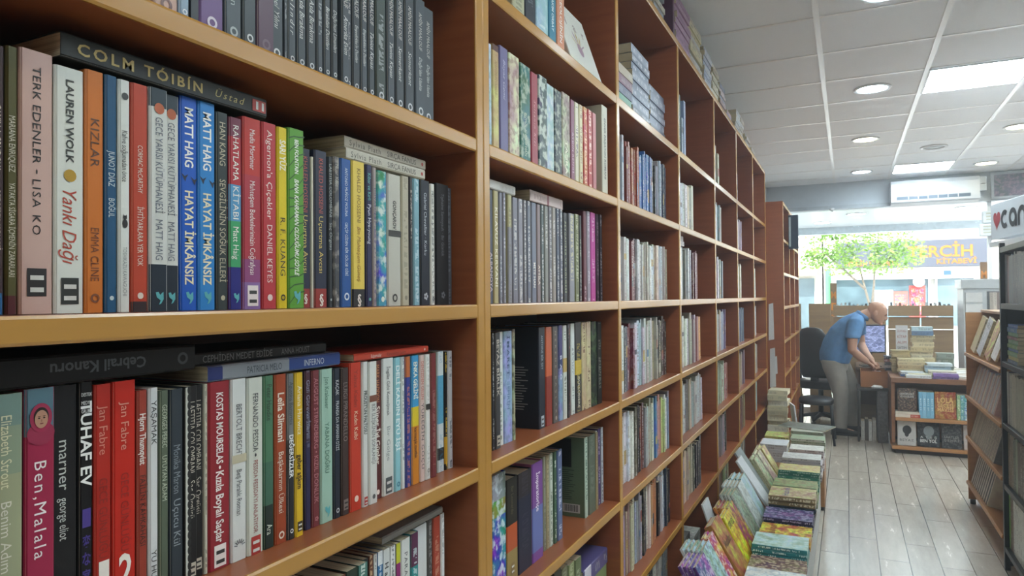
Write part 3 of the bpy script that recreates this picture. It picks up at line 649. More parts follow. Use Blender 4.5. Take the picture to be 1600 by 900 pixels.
    (1.6161,0.0342,0.242,'5c5450','b8aa9c',[('NEREDE BAŞLAR',0.05,0.9,'a89c90')],{'logo': (0.95,'dot')}),
    (1.6526,0.0271,0.243,'8a9cc4','2c3468',[('BAĞ',0.3,0.6,'e0e4ec','b')],{'band': [(0,0.45,'34386c')],'blot': 0.4}),
    (1.681,0.0267,0.242,'c8ccc4','6a6a50',[],{'greek': 0.8,'band': [(0.35,0.5,'b89a5a')]}),
    (1.7101,0.0112,0.243,'1e1e22','8a8a8a',[],{'greek': 0.5}),
    (1.7225,0.0304,0.243,'4a2228','d08a80',[('ŞİMDİ DE BURADA ÖLÜM',0.04,0.95,'cc7a70','b')],{}),
    (1.7542,0.0287,0.244,'d0d6d2','6a7474',[],{'greek': 0.6}),
    (1.7843,0.0488,0.246,'2a2a2c','d8c24c',[('GÜLLÜDERE',0.6,0.95,'d8d4c0','b')],{'band': [(0.42,0.58,'c8aa3c')],'greek': 0.4}),
    (1.8344,0.0339,0.244,'c8b890','6a3a2c',[],{'greek': 0.8,'blot': 0.2}),
    (1.8697,0.0365,0.245,'cabb98','6a4434',[],{'greek': 0.8,'blot': 0.2}),
    (1.9077,0.047,0.244,'202a24','6a8a5a',[],{'blot': 0.5}),
    (1.9578,0.0395,0.242,'1d2322','b0b4a8',[],{'greek': 0.5}),
  ],
  (1, -2): [
    (1.2821,0.063,0.245,'2c74ac','d8e6ec',[],{'blot': 1,'band': [(0,0.22,'8a9498'),(0.22,0.36,'7a9a3c')]}),
    (1.3467,0.054,0.222,'26241f','8a7048',[('Bir Leonardo',0.08,0.35,'6a6048')],{'band': [(0.45,0.7,'b8542c'),(0.7,1,'9a8450')],'logo': (0.88,'box')}),
    (1.4025,0.0731,0.222,'20243a','4c4454',[],{'greek': 0.4,'band': [(0,0.25,'2a2428')]}),
    (1.4766,0.0619,0.228,'7c4a94','e0c8e0',[('İmparatoriçe',0.1,0.5,'f0e4f0','b')],{'band': [(0.45,0.9,'6a74b0')],'side': 'c878a4'}),
    (1.5405,0.0167,0.227,'3e4034','c8c8b0',[],{'greek': 0.9}),
    (1.5594,0.016,0.228,'8a8a78','4c4c40',[],{'greek': 0.7}),
    (1.5775,0.0163,0.227,'a89a78','5c5240',[],{'greek': 0.6}),
    (1.5949,0.02,0.228,'c4ccc0','5c6c58',[],{'greek': 0.7}),
    (1.6194,0.0182,0.228,'3c5c44','d0d8c8',[],{'greek': 0.8}),
    (1.641,0.0316,0.227,'5c6a90','d0d4e4',[],{'greek': 0.8}),
    (1.8416,0.0226,0.222,'b8c8b8','4c6a58',[],{'greek': 0.9,'cov': '64785f','back': {'top': 0.58,'col': '2c3a2c','n': 15,'box': '161a18','code': 1}}),
    (1.87,0.0575,0.221,'5a6456','9aa494',[],{'greek': 0.3}),
    (1.9291,0.0168,0.221,'a49470','6a5a40',[],{'greek': 0.5}),
    (1.949,0.0171,0.221,'cfd2d4','6a7078',[],{'greek': 0.6}),
    (1.9692,0.0222,0.225,'4a3c6c','c8c0d8',[],{'greek': 0.7}),
    (1.9962,0.0178,0.224,'c4c8d0','4a4a5c',[],{'greek': 0.8}),
  ],
  (1, -3): [
    (1.6181,0.0432,0.228,'4a4438','8a8470',[],{'greek': 0.4}),
    (1.6657,0.0407,0.223,'7a7c60','b8b898',[],{'greek': 0.5}),
    (1.711,0.0426,0.217,'8a9468','d0d4b0',[],{'greek': 0.5}),
    (1.7585,0.0447,0.214,'6a7450','c8ccb0',[],{'greek': 0.6}),
  ],
}

# ================================================================== BOOKS
BOOKS = []      # every book: dict(M, t, h, w, col, ink, texts, opts, label, group)
ORD = 'first second third fourth fifth sixth seventh eighth ninth tenth eleventh twelfth thirteenth fourteenth fifteenth sixteenth seventeenth eighteenth nineteenth twentieth'.split()
def ordinal(n):
    if n <= 20: return ORD[n - 1]
    t = {2: 'twent', 3: 'thirt', 4: 'fort', 5: 'fift', 6: 'sixt'}[n // 10]
    return t + 'ieth' if n % 10 == 0 else t + 'y-' + ORD[n % 10 - 1]
def cname(h):
    import colorsys
    r, g, b = (int(h[i:i + 2], 16) / 255 for i in (0, 2, 4))
    H, S_, V = colorsys.rgb_to_hsv(r, g, b); H *= 360
    if V < .2: return 'black'
    if S_ < .14: return 'white' if V > .78 else 'pale grey' if V > .62 else 'grey' if V > .38 else 'dark grey'
    if S_ < .28 and V < .42: return 'dark grey' if not 200 < H < 260 else 'slate'
    if V < .3: return 'dark navy' if 190 < H < 280 else 'dark brown' if H < 60 or H > 330 else 'dark green'
    if S_ < .3 and V > .68: return 'cream' if 30 < H < 75 else 'pale green' if 75 <= H < 170 else 'pale blue' if H < 250 else 'pale pink'
    if H < 14 or H >= 345: return 'red' if S_ > .55 and V > .6 else 'pink' if V > .7 else 'maroon'
    if H < 40: return 'orange' if S_ > .6 and V > .7 else 'tan' if V > .58 else 'brown'
    if H < 66: return 'yellow' if S_ > .5 and V > .7 else 'olive'
    if H < 165: return 'green'
    if H < 195: return 'teal'
    if H < 250: return 'blue' if S_ > .35 else 'grey-blue'
    if H < 300: return 'purple'
    return 'magenta' if S_ > .5 else 'mauve'
ROWNAME = {3: 'case top', 2: 'overhead shelf', 1: 'shelf above eye level', 0: 'eye-level shelf', -1: 'chest-high shelf', -2: 'waist-high shelf', -3: 'knee-high shelf', -4: 'lowest shelf'}

def add_book(M, t, h, w, col, ink='dddddd', texts=(), label=None, group='books', **o):
    BOOKS.append(dict(M=M, t=t, h=h, w=w, col=col, ink=ink, texts=texts, o=o, label=label, group=group))
STAND = Matrix.Identity(4)
LIE = Matrix(((1, 0, 0, 0), (0, 0, -1, 0), (0, 1, 0, 0), (0, 0, 0, 1)))          # spine forward, thickness up, head towards -y, letters upright
LIEUP = Matrix(((1, 0, 0, 0), (0, 0, 1, 0), (0, -1, 0, 0), (0, 0, 0, 1)))        # same, turned over: letters upside down
def standing(x, y, z, t, h, w, col, lean=0, **k):
    add_book(T_(x, y, z) @ Matrix.Rotation(lean, 4, 'X'), t, h, w, col, **k)
def lying(x, y_far, z, t, h, w, col, turn=0, **k):
    add_book(T_(x, y_far, z) @ rotz(turn) @ LIE, t, h, w, col, **k)
def lying_over(x, y_near, z, t, h, w, col, **k):
    add_book(T_(x, y_near, z + t) @ LIEUP, t, h, w, col, **k)
def flat_facing(x1, y0, z, t, h, w, col, turn=0, **k):
    """lying flat, spine towards the camera side (-y) and its length running from x1 back along -x, letters upright"""
    R = Matrix(((0, 0, -1, 0), (-1, 0, 0, 0), (0, 1, 0, 0), (0, 0, 0, 1)))
    add_book(T_(x1, y0, z) @ rotz(turn) @ R, t, h, w, col, **k)
def back_leaning(x_base, y0, z, tilt, t, h, w, col, yaw=0, **k):
    """front cover to the aisle, leaning back against what is behind it; spine at the near side"""
    # local x (towards spine) -> -y, local y (thickness) -> +x, local z -> up
    R = Matrix(((0, 1, 0, 0), (-1, 0, 0, 0), (0, 0, 1, 0), (0, 0, 0, 1)))
    add_book(T_(x_base, y0, z) @ rotz(yaw) @ Matrix.Rotation(-tilt, 4, 'Y') @ T_(-t, 0, 0) @ R, t, h, w, col, **k)

SBK = -.045
BAYNAME = {0: 'first bay', 1: 'second bay', 2: 'third bay', 3: 'fourth bay', 4: 'fifth bay', 5: 'sixth bay', 6: 'seventh bay'}
def shelf_label(col, ink, t, k, row, bay, o):
    th = 'thick ' if t > .032 else 'thin ' if t < .013 else ''
    look = ' with %s lettering' % cname(ink) if cname(ink) != cname(col) and len(th) < 6 else ''
    s = '%s%s book%s, %s along %s, %s' % (th, cname(col), look, ordinal(k), ('the ' + ROWNAME[row]), BAYNAME[bay])
    return s
for (bay, row), lst in SHELF_ROWS.items():
    z = LEVEL[row] + .0005
    for k, (y, t, h, col, ink, texts, o) in enumerate(lst):
        o = dict(o); jit = ((k * 37 + row * 11) % 9 - 4) * .0011
        w = .135 + ((k * 13) % 5) * .004
        standing({(1, 1): -.012, (1, 2): -.02, (0, 1): -.014}.get((bay, row), SBK) + jit, y, z, t - .0004, h, w, col, ink=ink, texts=texts, label=shelf_label(col, ink, t, k + 1, row, bay, o),
                 group='books on the %s of the %s' % (ROWNAME[row], BAYNAME[bay]), **o)

def top_of(bay, row, ya, yb):
    """height of the tallest book of a row between ya and yb"""
    return LEVEL[row] + .0005 + max(h for y, t, h, *_ in SHELF_ROWS[bay, row] if y < yb and y + t > ya)

# --- books lying across the tops of the first rows
G0 = 'books lying across the rows of the first bay'
def across(bay, row, ya, yb, t, col, ink, texts, label, extra=0, x=SBK, w=.14, over=False, **o):
    z = top_of(bay, row, ya, yb) + .0006 + extra
    f = lying_over if over else lying
    f(x, ya if over else yb, z, t, yb - ya, w, col, ink=ink, texts=texts, label=label, group=G0 if bay == 0 else 'books lying across the rows of the second bay', **o)
    return z + t
across(0, 0, .404, .661, .024, '1d201f', 'a89250', [('COLM TÓIBÍN', .06, .62, 'b09a58', 'b'), ('Üstad', .69, .86, 'b8a868', 'i')], 'black book with gold capitals lying across the orange and white books, eye-level shelf', logo=(.95, 'boxr'), x=SBK + .004)
z = across(0, 0, .822, 1.036, .0175, 'cfcabb', '5a564c', [('Sylvia Plath', .05, .4), ('SIRÇA FANUS', .48, .86)], 'lower of two cream books lying across the navy and yellow books', logo=(.95, 'dotr'))
lying(SBK - .003, 1.042, z + .0004, .0175, .22, .14, 'b8b0a0', ink='4c463e', texts=[('Sylvia Plath', .05, .4), ('SIRÇA FANUS', .48, .86)], label='upper of two cream books lying across the navy and yellow books', group=G0, logo=(.95, 'dotr'))
across(0, -1, .352, .556, .028, '101115', '44484e', [('Cebrail Kanoru', .3, .78, '565a60', 'b')], 'black book lying upside down across the crimson portrait book, chest-high shelf', over=True, logo=(.08, 'ringd'))
z = across(0, -1, .574, .806, .0185, '8a8f96', '33404c', [('PATRICIA MELO', .25, .5, '3a4450'), ('INFERNO', .68, .85, 'c8d0e0')], 'grey and blue book lying across the white books, chest-high shelf', band=[(0, .09, '27346c'), (.56, 1, '2c4584')])
lying(SBK - .012, .79, z + .0004, .015, .232, .14, '18181b', ink='8a8a88', texts=[('CEPHİDEN MEDET EDİDE', .08, .55, '77787a'), ('ANNA HOUST', .62, .85, '77787a')], label='black book lying on the grey and blue one, chest-high shelf', group=G0)
across(0, -1, .838, 1.043, .0115, 'c4442e', 'f0d8cc', [('Başparmaklar', .2, .33, 'f0e0d8'), ('Karanlıktan Sonra', .4, .66, '8a2a1c')], 'thin bright red book lying across the red and white books, chest-high shelf', logo=(.94, 'dot'))
across(0, -2, .906, 1.088, .012, '8c8a86', 'b8b6b0', [], 'thin grey book lying across the white books of the waist-high shelf')
across(1, 0, 1.205, 1.406, .020, 'd4d2ce', '3c3c40', [('||||||||||||', .62, .95, '4c4c50')], 'white barcoded book lying across the first books, eye-level shelf of the second bay', w=.13)
across(1, 0, 1.486, 1.694, .027, 'cdb8b4', '7a3c40', [], 'thick pale pink book lying across grey spines, eye-level shelf of second bay', band=[(.5, .56, '8a4450')], greek=.4, cov='3a2a28')
zz = LEVEL[-3] + .0005
for k, (t, c, b) in enumerate(((.036, '6a7450', 'pale green'), (.036, '74805a', 'dusty green'), (.044, '8a9a6a', 'light green'), (.046, '5c5482', 'purple'))):
    lying(SBK + .004 * (k % 2), 2.032 - .002 * k, zz, t, .222 - .004 * k, .15, c, ink='d8d8c8', texts=[('SANAT', .2, .5, 'd8d8c8', 'b')] if k == 2 else [], label='%s hardback in the lying stack on the knee-high shelf, second bay' % b, group='lying stack on the knee-high shelf', greek=.6, band=[(.05, .3, 'd0ccd8')] if k == 3 else [])
    zz += t + .0004
back_leaning(-.014, 1.69, LEVEL[2] + .006, .32, .012, .20, .25, 'd8d8d0', ink='b8a0b0', label='white book with a pink flower cover, leaning face out on the overhead shelf', group='face-out books', flower=1, title=[('Nar', .28, .03, '9a8a88')])

# --- rows of the farther bays
def cell(bay, row, pal, f0=0.0, f1=1.0, hh=(.205, .238), tt=(.013, .03), seed=0, greek=.7, blot=.25, setb=SBK):
    rnd = random.Random(bay * 100 + row * 7 + seed)
    a = YBk[bay - 1] + PW + .004; b = YBk[bay] - .004
    y = a + (b - a) * f0; end = a + (b - a) * f1; k = 0
    z = LEVEL[row] + .0005; n = max(1, int((end - y) / (sum(tt) / 2)))
    while True:
        p = pal[min(len(pal) - 1, int(k / n * len(pal)))]
        t = rnd.uniform(*tt)
        if y + t > end: break
        h = rnd.uniform(*hh)
        base = lin(p); j = rnd.uniform(.82, 1.12)
        c = ''.join('%02x' % max(0, min(255, int(int(p[i:i + 2], 16) * j + rnd.uniform(-10, 10)))) for i in (0, 2, 4))
        dark = sum(int(c[i:i + 2], 16) for i in (0, 2, 4)) < 380
        ink = rnd.choice(['d8d4c8', 'c8c0a0', 'd0c8d0']) if dark else rnd.choice(['4a4850', '6a5a54', '3c4450', '8a4a44'])
        bd = []
        if rnd.random() < .35: q = rnd.uniform(.2, .75); bd = [(q, q + rnd.uniform(.06, .22), rnd.choice(['c8c4b8', '3a3c48', '9a4a40', '5a7a9a', 'b89a5a']))]
        standing(setb + rnd.uniform(-.006, .006), y, z, t - .0004, h, .13, c, ink=ink, label=shelf_label(c, ink, t, k + 1, row, bay, {}),
                 group='books on the %s of the %s' % (ROWNAME[row], BAYNAME[bay]), greek=greek * rnd.uniform(.5, 1.2), blot=blot if rnd.random() < .4 else 0, band=bd)
        y += t; k += 1
    return y
GY, WH, CR, BK, RB, BL, NV, MR, OR, GN, PU, PK, TN = 'a6a8b0', 'd4d6d6', 'c8c0aa', '26272d', '8e4434', '3a6cb0', '343e58', '6a3036', 'b87448', '5c7462', '6a5c94', 'c09aa4', 'a08c70'
cell(2, 1, [GY, GY, 'c8ccd4', RB, RB, RB, BL, BL, BL, BK, 'c4c8d0', NV, NV], 0, .97, tt=(.012, .022))
cell(2, 0, ['4a3430', WH, 'd8d0d4', WH, MR, WH, WH, 'c8b8ac', WH, CR, 'b8c8cc', WH, CR], 0, .97, hh=(.2, .215))
cell(2, -1, [BK, 'b8bcbc', 'c4c8c4', '4a5268', MR, WH, 'b0bcc8', WH, 'c0c0b8', WH, CR, BK, '3a2c2c', BK, 'b08a64'], 0, .98)
cell(2, -2, ['7a3c34', NV, '3a3c5c', WH, WH, '5a4a3c', BK, '7a3a34', 'a8c0c4', CR, 'c8ccb8', '5a8cb8', 'b88c84', 'a8c07c', WH, '8a90a4'], 0, .98)
cell(2, -3, ['4a5a78', '3c4a64', 'a08ca0', 'b8988c', CR, 'a8b0c0', 'b0acb8', BK, 'c8c4c0', 'c0946c', 'b87c50', BK, WH, NV, BK], 0, .98)
cell(2, -4, ['c8c4bc', BK, 'd0ccc8', '8a8a88'], .3, .95, tt=(.03, .05))
# overhead shelf of the third bay: two piles of navy sets, with loose green volumes on their near side
for (ya, n, x) in ((2.35, 9, SBK), (2.635, 7, SBK - .01)):
    z = LEVEL[2] + .0005
    for k in range(n):
        t = .026 + .004 * (k % 3)
        lying(x + .004 * (k % 2), ya + .24, z, t, .235, .16, ['8a94a8', '7c869a', '98a2b4'][k % 3], ink='d4d8e0', greek=1.0, label='%s grey-blue volume from the bottom of %s pile, overhead shelf, third bay' % (ordinal(k + 1), 'the taller' if n == 9 else 'the lower'), group='piled sets on the overhead shelf')
        z += t + .0004
z = LEVEL[2] + .0005
for k, c in enumerate(('7aa890', '7fae98', '6a7088', '8a6a7a', 'b8ac98')):
    t = .03
    lying(SBK + .002 * k, 2.345, z, t, .24, .15, c, ink='d8d8d8', greek=.4, band=[(.0, .4, '8a8a96')] if k < 2 else [], label='%s volume in the small mixed pile beside the navy sets, %s from its bottom' % (cname(c), ordinal(k + 1)), group='piled sets on the overhead shelf')
    z += t + .0004
cell(3, 2, ['4a7a6a', 'a8c4c4', 'c4d0d0', '3c6a58', '2c5a4a', '90a0b0'], 0, .42, hh=(.2, .33), tt=(.03, .06))
cell(3, 1, ['3a4458', 'c4ccd4', NV, 'c8ccd0', WH, 'c8c4b0', CR], 0, .62, tt=(.025, .05))
cell(3, 0, ['b0b4b4', 'c4c8c4', WH, '8a8e94', 'c0ccd4', '5a6270', MR, '8a4a50'], 0, .72)
cell(3, -1, ['5c5aa0', '6a68a8', 'c8c8bc', WH, CR, 'a8a0a8', 'b07c80', 'c89a58'], 0, .82, tt=(.018, .05))
cell(3, -2, ['98a8b8', 'b0bcc8', '8a9a9c', 'c8d0d0', '4a4440', 'c8bcac', '9aa4a8', WH, WH], 0, .78)
cell(3, -3, ['6a68a4', '7a74a8', 'c4a890', 'c8b0a0', 'b8a490', 'c0b0a0', BK, BK], 0, .72, tt=(.02, .045))
z = LEVEL[0] + .21 + .03
for k in range(2):
    lying(SBK, 3.2 - .02 * k, z + k * .022, .021, .24, .14, ['c4bcb8', 'cac6c4'][k], ink='8a8480', greek=.7, label='%s of two pale books lying on the row, eye-level shelf, fourth bay' % ('lower', 'upper')[k], group='books lying across the fourth bay')
for k, (y, n) in enumerate(((2.98, 3), (3.22, 2))):
    z = LEVEL[-4] + .0005
    for q in range(n):
        t = .055
        lying(SBK + .015, y + .2, z, t, .19, .14, [['6a6660', '8a8680', '7a7670'], ['c8c4bc', 'd0ccc4']][k][q], ink='3a3c50', greek=.5, blot=.4, label='fat %s volume, %s up, %s pile on the lowest shelf, fourth bay' % (('grey', 'white')[k], ordinal(q + 1), ('dark', 'pale')[k]), group='fat volumes on the lowest shelf')
        z += t + .0004
P4 = [WH, 'c4b8b4', 'b8a8ac', GY, CR, 'a8b4bc']
cell(4, 2, ['c8c0b8', WH, '8a9ab0', 'b0a894'], 0, .5, hh=(.2, .26), tt=(.03, .06))
cell(4, 1, ['c4b89c', WH, 'b8c4c8', 'a8b8bc', 'b0b4ac'], 0, .62)
cell(4, 0, [CR, WH, 'c4c8cc', 'd0ccd0', '9aa0a4'], 0, .65)
cell(4, -1, [TN, CR, WH, 'b8a094', 'a8acc4', '8a7a9c'], 0, .75)
cell(4, -2, ['8a6a7a', WH, 'a8b8a4', 'c4c8bc', 'b05a60'], 0, .8)
cell(4, -3, ['b8a4a8', 'c0b0b0', 'a894a0', BK], 0, .75)
cell(4, -4, ['c8b8b0', '9a7a6a', 'a8b090'], 0, .8)
cell(5, 2, ['b8bcc0', GY], 0, .4)
cell(5, 1, ['c4c8c4', 'b8a8b0', 'b0a0a8'], 0, .6); cell(5, 0, [WH, 'c4ccc8', CR], 0, .62)
cell(5, -1, ['8a94a4', '4a6a8c', '9aa8b0', '5a6a84'], 0, .75); cell(5, -2, ['a89aa8', WH, 'c8b8a8', '8a7a84'], 0, .75)
cell(5, -3, ['b8b0b8', '8a8490', MR, TN], 0, .7); cell(5, -4, ['b8b0a8', 'a09890'], 0, .7)
cell(6, 1, ['b8a8a4', 'c0b8b0'], 0, .5); cell(6, 0, [WH, 'c8ccc8'], 0, .6); cell(6, -1, [NV, WH, '3a4a60', 'c4c8cc'], 0, .55)
cell(6, -2, [WH, '8a5a58', 'c8c4bc'], 0, .6); cell(6, -3, [GY, '9ab0b8'], 0, .6)

# --- piles and rows on top of the long case, under the ceiling
def pile(y, z, n, L_, w, pal, t, x, what, seed=0, turn=0, greek=.7, group='piles on top of the long bookcase'):
    rnd = random.Random(seed + int(y * 100))
    for k in range(n):
        c = pal[k % len(pal)]; tt = t * rnd.uniform(.8, 1.2)
        lying(x + rnd.uniform(-.008, .008), y + L_ + rnd.uniform(-.006, .006), z, tt, L_ * rnd.uniform(.94, 1), w, c, turn=turn, ink='5a5660' if sum(int(c[i:i + 2], 16) for i in (0, 2, 4)) > 380 else 'd0ccd0', greek=greek,
              label='%s book, %s from the bottom of %s' % (cname(c), ordinal(k + 1), what), group=group)
        z += tt + .0004
    return z
ZT = LEVEL[3] + .001
pile(2.46, ZT, 12, .2, .15, ['c4c8cc', 'd0d0c8', '9cb4d0', 'b0c0d4'], .023, -.05, 'the pale blue pile on the case top over the third bay')
pile(2.70, ZT, 13, .17, .14, ['a8b0b8', 'c8c4b4', '8a94a0'], .022, -.05, 'the grey pile on the case top over the third bay')
pile(2.99, ZT, 9, .3, .2, ['a884a0', 'b090a8', '9c7a98'], .026, -.03, 'the mauve pile on the case top over the fourth bay')
standing(-.03, 2.95, ZT, .028, .27, .2, '5a3450', ink='8a6a80', label='tall plum hardback standing on the case top beside the mauve pile', group='piles on top of the long bookcase')
pile(3.34, ZT, 11, .3, .16, ['c8bc94', 'd0c8a8', 'c0b8a8', 'b8c0cc'], .024, -.04, 'the cream pile on the case top over the fourth bay')
pile(3.70, ZT, 10, .22, .16, ['b0b8c8', 'a8aec0', 'c4c8d0'], .024, -.04, 'the grey-blue pile on the case top over the fifth bay')
pile(3.97, ZT, 10, .2, .16, ['c8c4b0', 'd4d0bc'], .024, -.04, 'the ivory pile on the case top over the fifth bay')
pile(4.22, ZT, 8, .2, .16, ['b8a4a8', '9aa4b8', 'c0b4b4'], .024, -.04, 'the rosy pile on the case top over the fifth bay')
pile(4.5, ZT, 4, .2, .16, ['5a6a90', 'c0a0a4'], .026, -.04, 'the small blue pile on the case top over the sixth bay')
pile(4.85, ZT, 7, .2, .16, ['b8c0c4', 'c8c8c8'], .026, -.04, 'the white pile on the case top over the sixth bay')
pile(5.10, ZT, 8, .18, .16, ['d0ccc4', 'b0a8a0', 'c8c8c8'], .026, -.04, 'the taller white pile on the case top over the sixth bay')
pile(5.4, ZT, 6, .2, .16, ['c0bab8', '8a8a8c'], .024, -.04, 'the grey pile on the case top over the seventh bay')
pile(5.7, ZT, 4, .2, .16, ['a8b8a8', 'b8b4b0'], .024, -.04, 'the low pale green pile on the case top, seventh bay')

# ================================================================== LOW DISPLAY TABLE (in front of the long case)
TZ = .40
t = thing('display_table', 'long low table of children\'s books standing along the foot of the long bookcase', 'table', (0, 0, 0))
m = MB(); m.rbox((.012, 2.2, TZ - .025), (.455, 5.72, TZ), RACKWOOD, .003); m.build('table_top', t)
m = MB(); m.box((.425, 2.2, .02), (.437, 5.3, TZ - .026), solid('white_board', 'cfd0d0', .5, vary=.05)); m.build('side_panel', t)
m = MB(); m.rbox((.42, 5.32, .03), (.462, 5.71, TZ - .026), RACKWOOD, .002); m.build('leg', t)
for y in (2.25, 5.6):
    m = MB(); m.box((.03, y, 0), (.07, y + .06, TZ - .026), RACKWOOD); m.build('leg', t)
m = MB(); m.lathe([(.02, 0), (.02, .03)], BLACK, c=(.44, 5.36, 0), n=12); m.build('foot', t)

LT = 'picture books lying on the low table'
def stack(x1, y0, n, t, h, w, col, ink, what, seed=0, turn=0, z=TZ, title=None, cov=None, covblot=.8, greek=.9, alt=None):
    rnd = random.Random(seed + int(y0 * 50)); z += .0006; h = min(h, .213)
    for k in range(n):
        last = k == n - 1
        c = (alt or [col])[k % len(alt or [col])]
        flat_facing(x1 + rnd.uniform(-.004, .004), y0 + rnd.uniform(-.004, .004), z, t, h, w, c, turn=turn + rnd.uniform(-.02, .02), ink=ink, greek=greek,
                    cov=cov if last else c, covblot=covblot if last else .2, title=title if last else None,
                    label='%s, %s' % (what, 'topmost of its pile' if last and n > 1 else 'lowest of its pile' if k == 0 and n > 1 else ordinal(k + 1) + ' up in its pile' if n > 1 else 'alone'), group=LT)
        z += t + .0004
    return z
stack(.465, 2.50, 3, .010, .235, .17, 'd4d8da', '7a9ab0', 'white picture book on the low table, closest to the camera', title=[('MASAL', .3, .02, 'b05a4a')], cov='d8dadc', covblot=.55)
stack(.47, 2.70, 4, .011, .235, .17, 'd8dcde', '5a8ab0', 'white and sky blue picture book on the low table', cov='dadcd8', covblot=.5)
stack(.462, 2.90, 3, .010, .24, .15, '5a3c40', 'c8b89a', 'thin dark patterned picture book behind the white ones', cov='6a4a44', covblot=1)
stack(.458, 3.07, 4, .016, .225, .17, '2f7f86', 'd8e4e0', 'teal-spined picture book on the low table', cov='a8c8c0', covblot=.7)
stack(.464, 3.26, 2, .024, .225, .18, 'd2962c', '7a4a1c', 'yellow-orange picture book on the low table', title=[('MİNİK KURT', .25, .025, '8a4a20')], cov='d8b04a', covblot=.7)
stack(.466, 3.46, 4, .017, .22, .18, '2e2a52', 'b8b0d0', 'dark violet picture book on the low table', cov='3c3470', covblot=.9, alt=['2e2a52', '3a3262', '262848'])
zt = stack(.468, 3.66, 4, .017, .22, .18, '1e2c3c', '8a9ab0', 'midnight blue picture book beneath the tan treasury', cov='202c3a', covblot=.3)
stack(.472, 3.662, 2, .024, .235, .19, '8a7450', 'e0d4b4', 'tan treasury with a violet seal on the midnight blue pile', z=zt, cov='b09a70', covblot=.6, title=[('Hazine', .35, .03, '5a4a80')])
stack(.468, 3.93, 9, .011, .23, .16, '8a9464', '4a5a3c', 'thin moss green booklet in the many-layered pile', alt=['8a9464', 'a0a884', '7a8a68'], cov='98a06c', covblot=.6)
stack(.468, 4.20, 8, .015, .235, .17, '2c7a6c', 'c8dcd0', 'sea-green booklet in the striped pile', alt=['2c7a6c', '2c7a6c', '35806c'], cov='c4b070', covblot=.3)
stack(.47, 4.5, 9, .014, .215, .16, 'b4aeb4', '6a6a70', 'pale lilac-grey booklet in the thick pile', alt=['b8b0b8', 'a8a4ac', 'c4c0c0'], cov='c8c8c4', covblot=.4)
stack(.475, 4.80, 8, .015, .2, .16, 'c0b0b4', '7a6a70', 'pinkish white booklet in the far wide pile', alt=['c4b4b8', 'd0c8c8', 'b0a0a4'], cov='d0d0c8', covblot=.4)
stack(.475, 5.12, 9, .014, .23, .16, 'c8c8bc', '5a6a54', 'pale green-edged booklet in the farthest pile', alt=['c8c8bc', 'a8b098', 'd0d0c8'], cov='8a9a7a', covblot=.5)
stack(.248, 4.93, 7, .016, .17, .2, 'c4c8d0', '8a8a90', 'white booklet in the short pile beside the pinkish ones', cov='d0d4d8', covblot=.2)
stack(.235, 5.28, 5, .02, .16, .2, 'c8c070', '5a6a3c', 'lime yellow booklet at the far wall end of the table', cov='c4c470', covblot=.6)
flat_facing(.47, 5.40, TZ + .138, .008, .34, .22, 'c8ccc8', turn=-.3, ink='6a6a6a', cov='4a4f40', covblot=.7, label='large thin atlas laid askew across the farthest pile', group=LT)
stack(.46, 5.36, 6, .0225, .22, .2, '9aa090', '5a5a50', 'grey-green volume under the askew atlas', cov='a8a898', covblot=.3)

LN = 'picture books leaning along the wall side of the low table'
def lean_group(y0, n, xb, tilt, t, h, w, col, ink, what, cov=None, covblot=.9, step=.012, yaw=0, title=None, **o):
    xb -= .022
    for k in range(n):
        f = k == n - 1
        back_leaning(xb - (n - 1 - k) * (t + .002) / math.cos(tilt), y0 + .004 * k, TZ + .0006 + t * math.sin(tilt), tilt, t, h, w, col, yaw=yaw, ink=ink,
                     cov=cov or col, covblot=covblot, title=title if f else None, greek=.5,
                     label='%s, %s' % (what, 'frontmost copy' if f and n > 1 else ordinal(n - k) + ' copy from the front' if n > 1 else 'leaning alone'), group=LN, **o)
lean_group(2.40, 4, .262, .50, .012, .20, .15, '5a3c80', 'd8d0e0', 'purple storybook leaning at the near end of the low table', cov='6a4a94')
lean_group(2.56, 5, .262, .52, .013, .205, .12, 'd4d6d8', '4a4a50', 'white storybook with a teal picture, leaning in a row', cov='a8ccc8', covblot=.8)
lean_group(2.69, 2, .262, .52, .012, .21, .10, 'b04a3c', 'e8d8c8', 'red and blue storybook leaning on the low table', cov='c05c48', covblot=1)
lean_group(2.80, 1, .270, .56, .034, .222, .16, 'a8793e', '6a4420', 'thick honey-brown storybook with an ornate frame cover', cov='b08044', covblot=.5, title=[('Masallar', .4, .03, '6a4420')])
lean_group(2.98, 2, .268, .50, .010, .205, .14, 'd4c22c', '3a3420', 'bright yellow picture book leaning beside the honey-brown one', cov='dcc832', covblot=.5, title=[('SARI KEDİ', .2, .025, '3a3420')])
lean_group(3.03, 1, .150, .33, .008, .225, .13, 'd0d4d4', '8a8a8a', 'tall white board book standing over its neighbours', cov='c8ccd0', covblot=.2)
lean_group(3.14, 4, .264, .55, .012, .20, .14, 'c87a3c', '5a3420', 'orange picture book leaning in a row of copies', cov='b06a3c', covblot=1)
lean_group(3.30, 4, .262, .50, .012, .215, .14, 'c8ccc8', '4a5a4a', 'pale storybook with a leafy cover, leaning in a row', cov='90a088', covblot=1)
lean_group(3.46, 5, .262, .50, .012, .215, .13, 'd6d8d8', '6a7a80', 'thick white storybook leaning in a row of copies', cov='c4ccc8', covblot=.6)
lean_group(3.62, 3, .255, .51, .018, .21, .14, '3f7f84', 'd8e4e4', 'teal encyclopedia volume leaning on the low table', cov='a8c4d0', covblot=.5)
lean_group(3.79, 1, .276, .60, .012, .285, .15, 'd8dadc', '8a9098', 'large white album leaning high against the bookcase', cov='d0d4d8', covblot=.15)
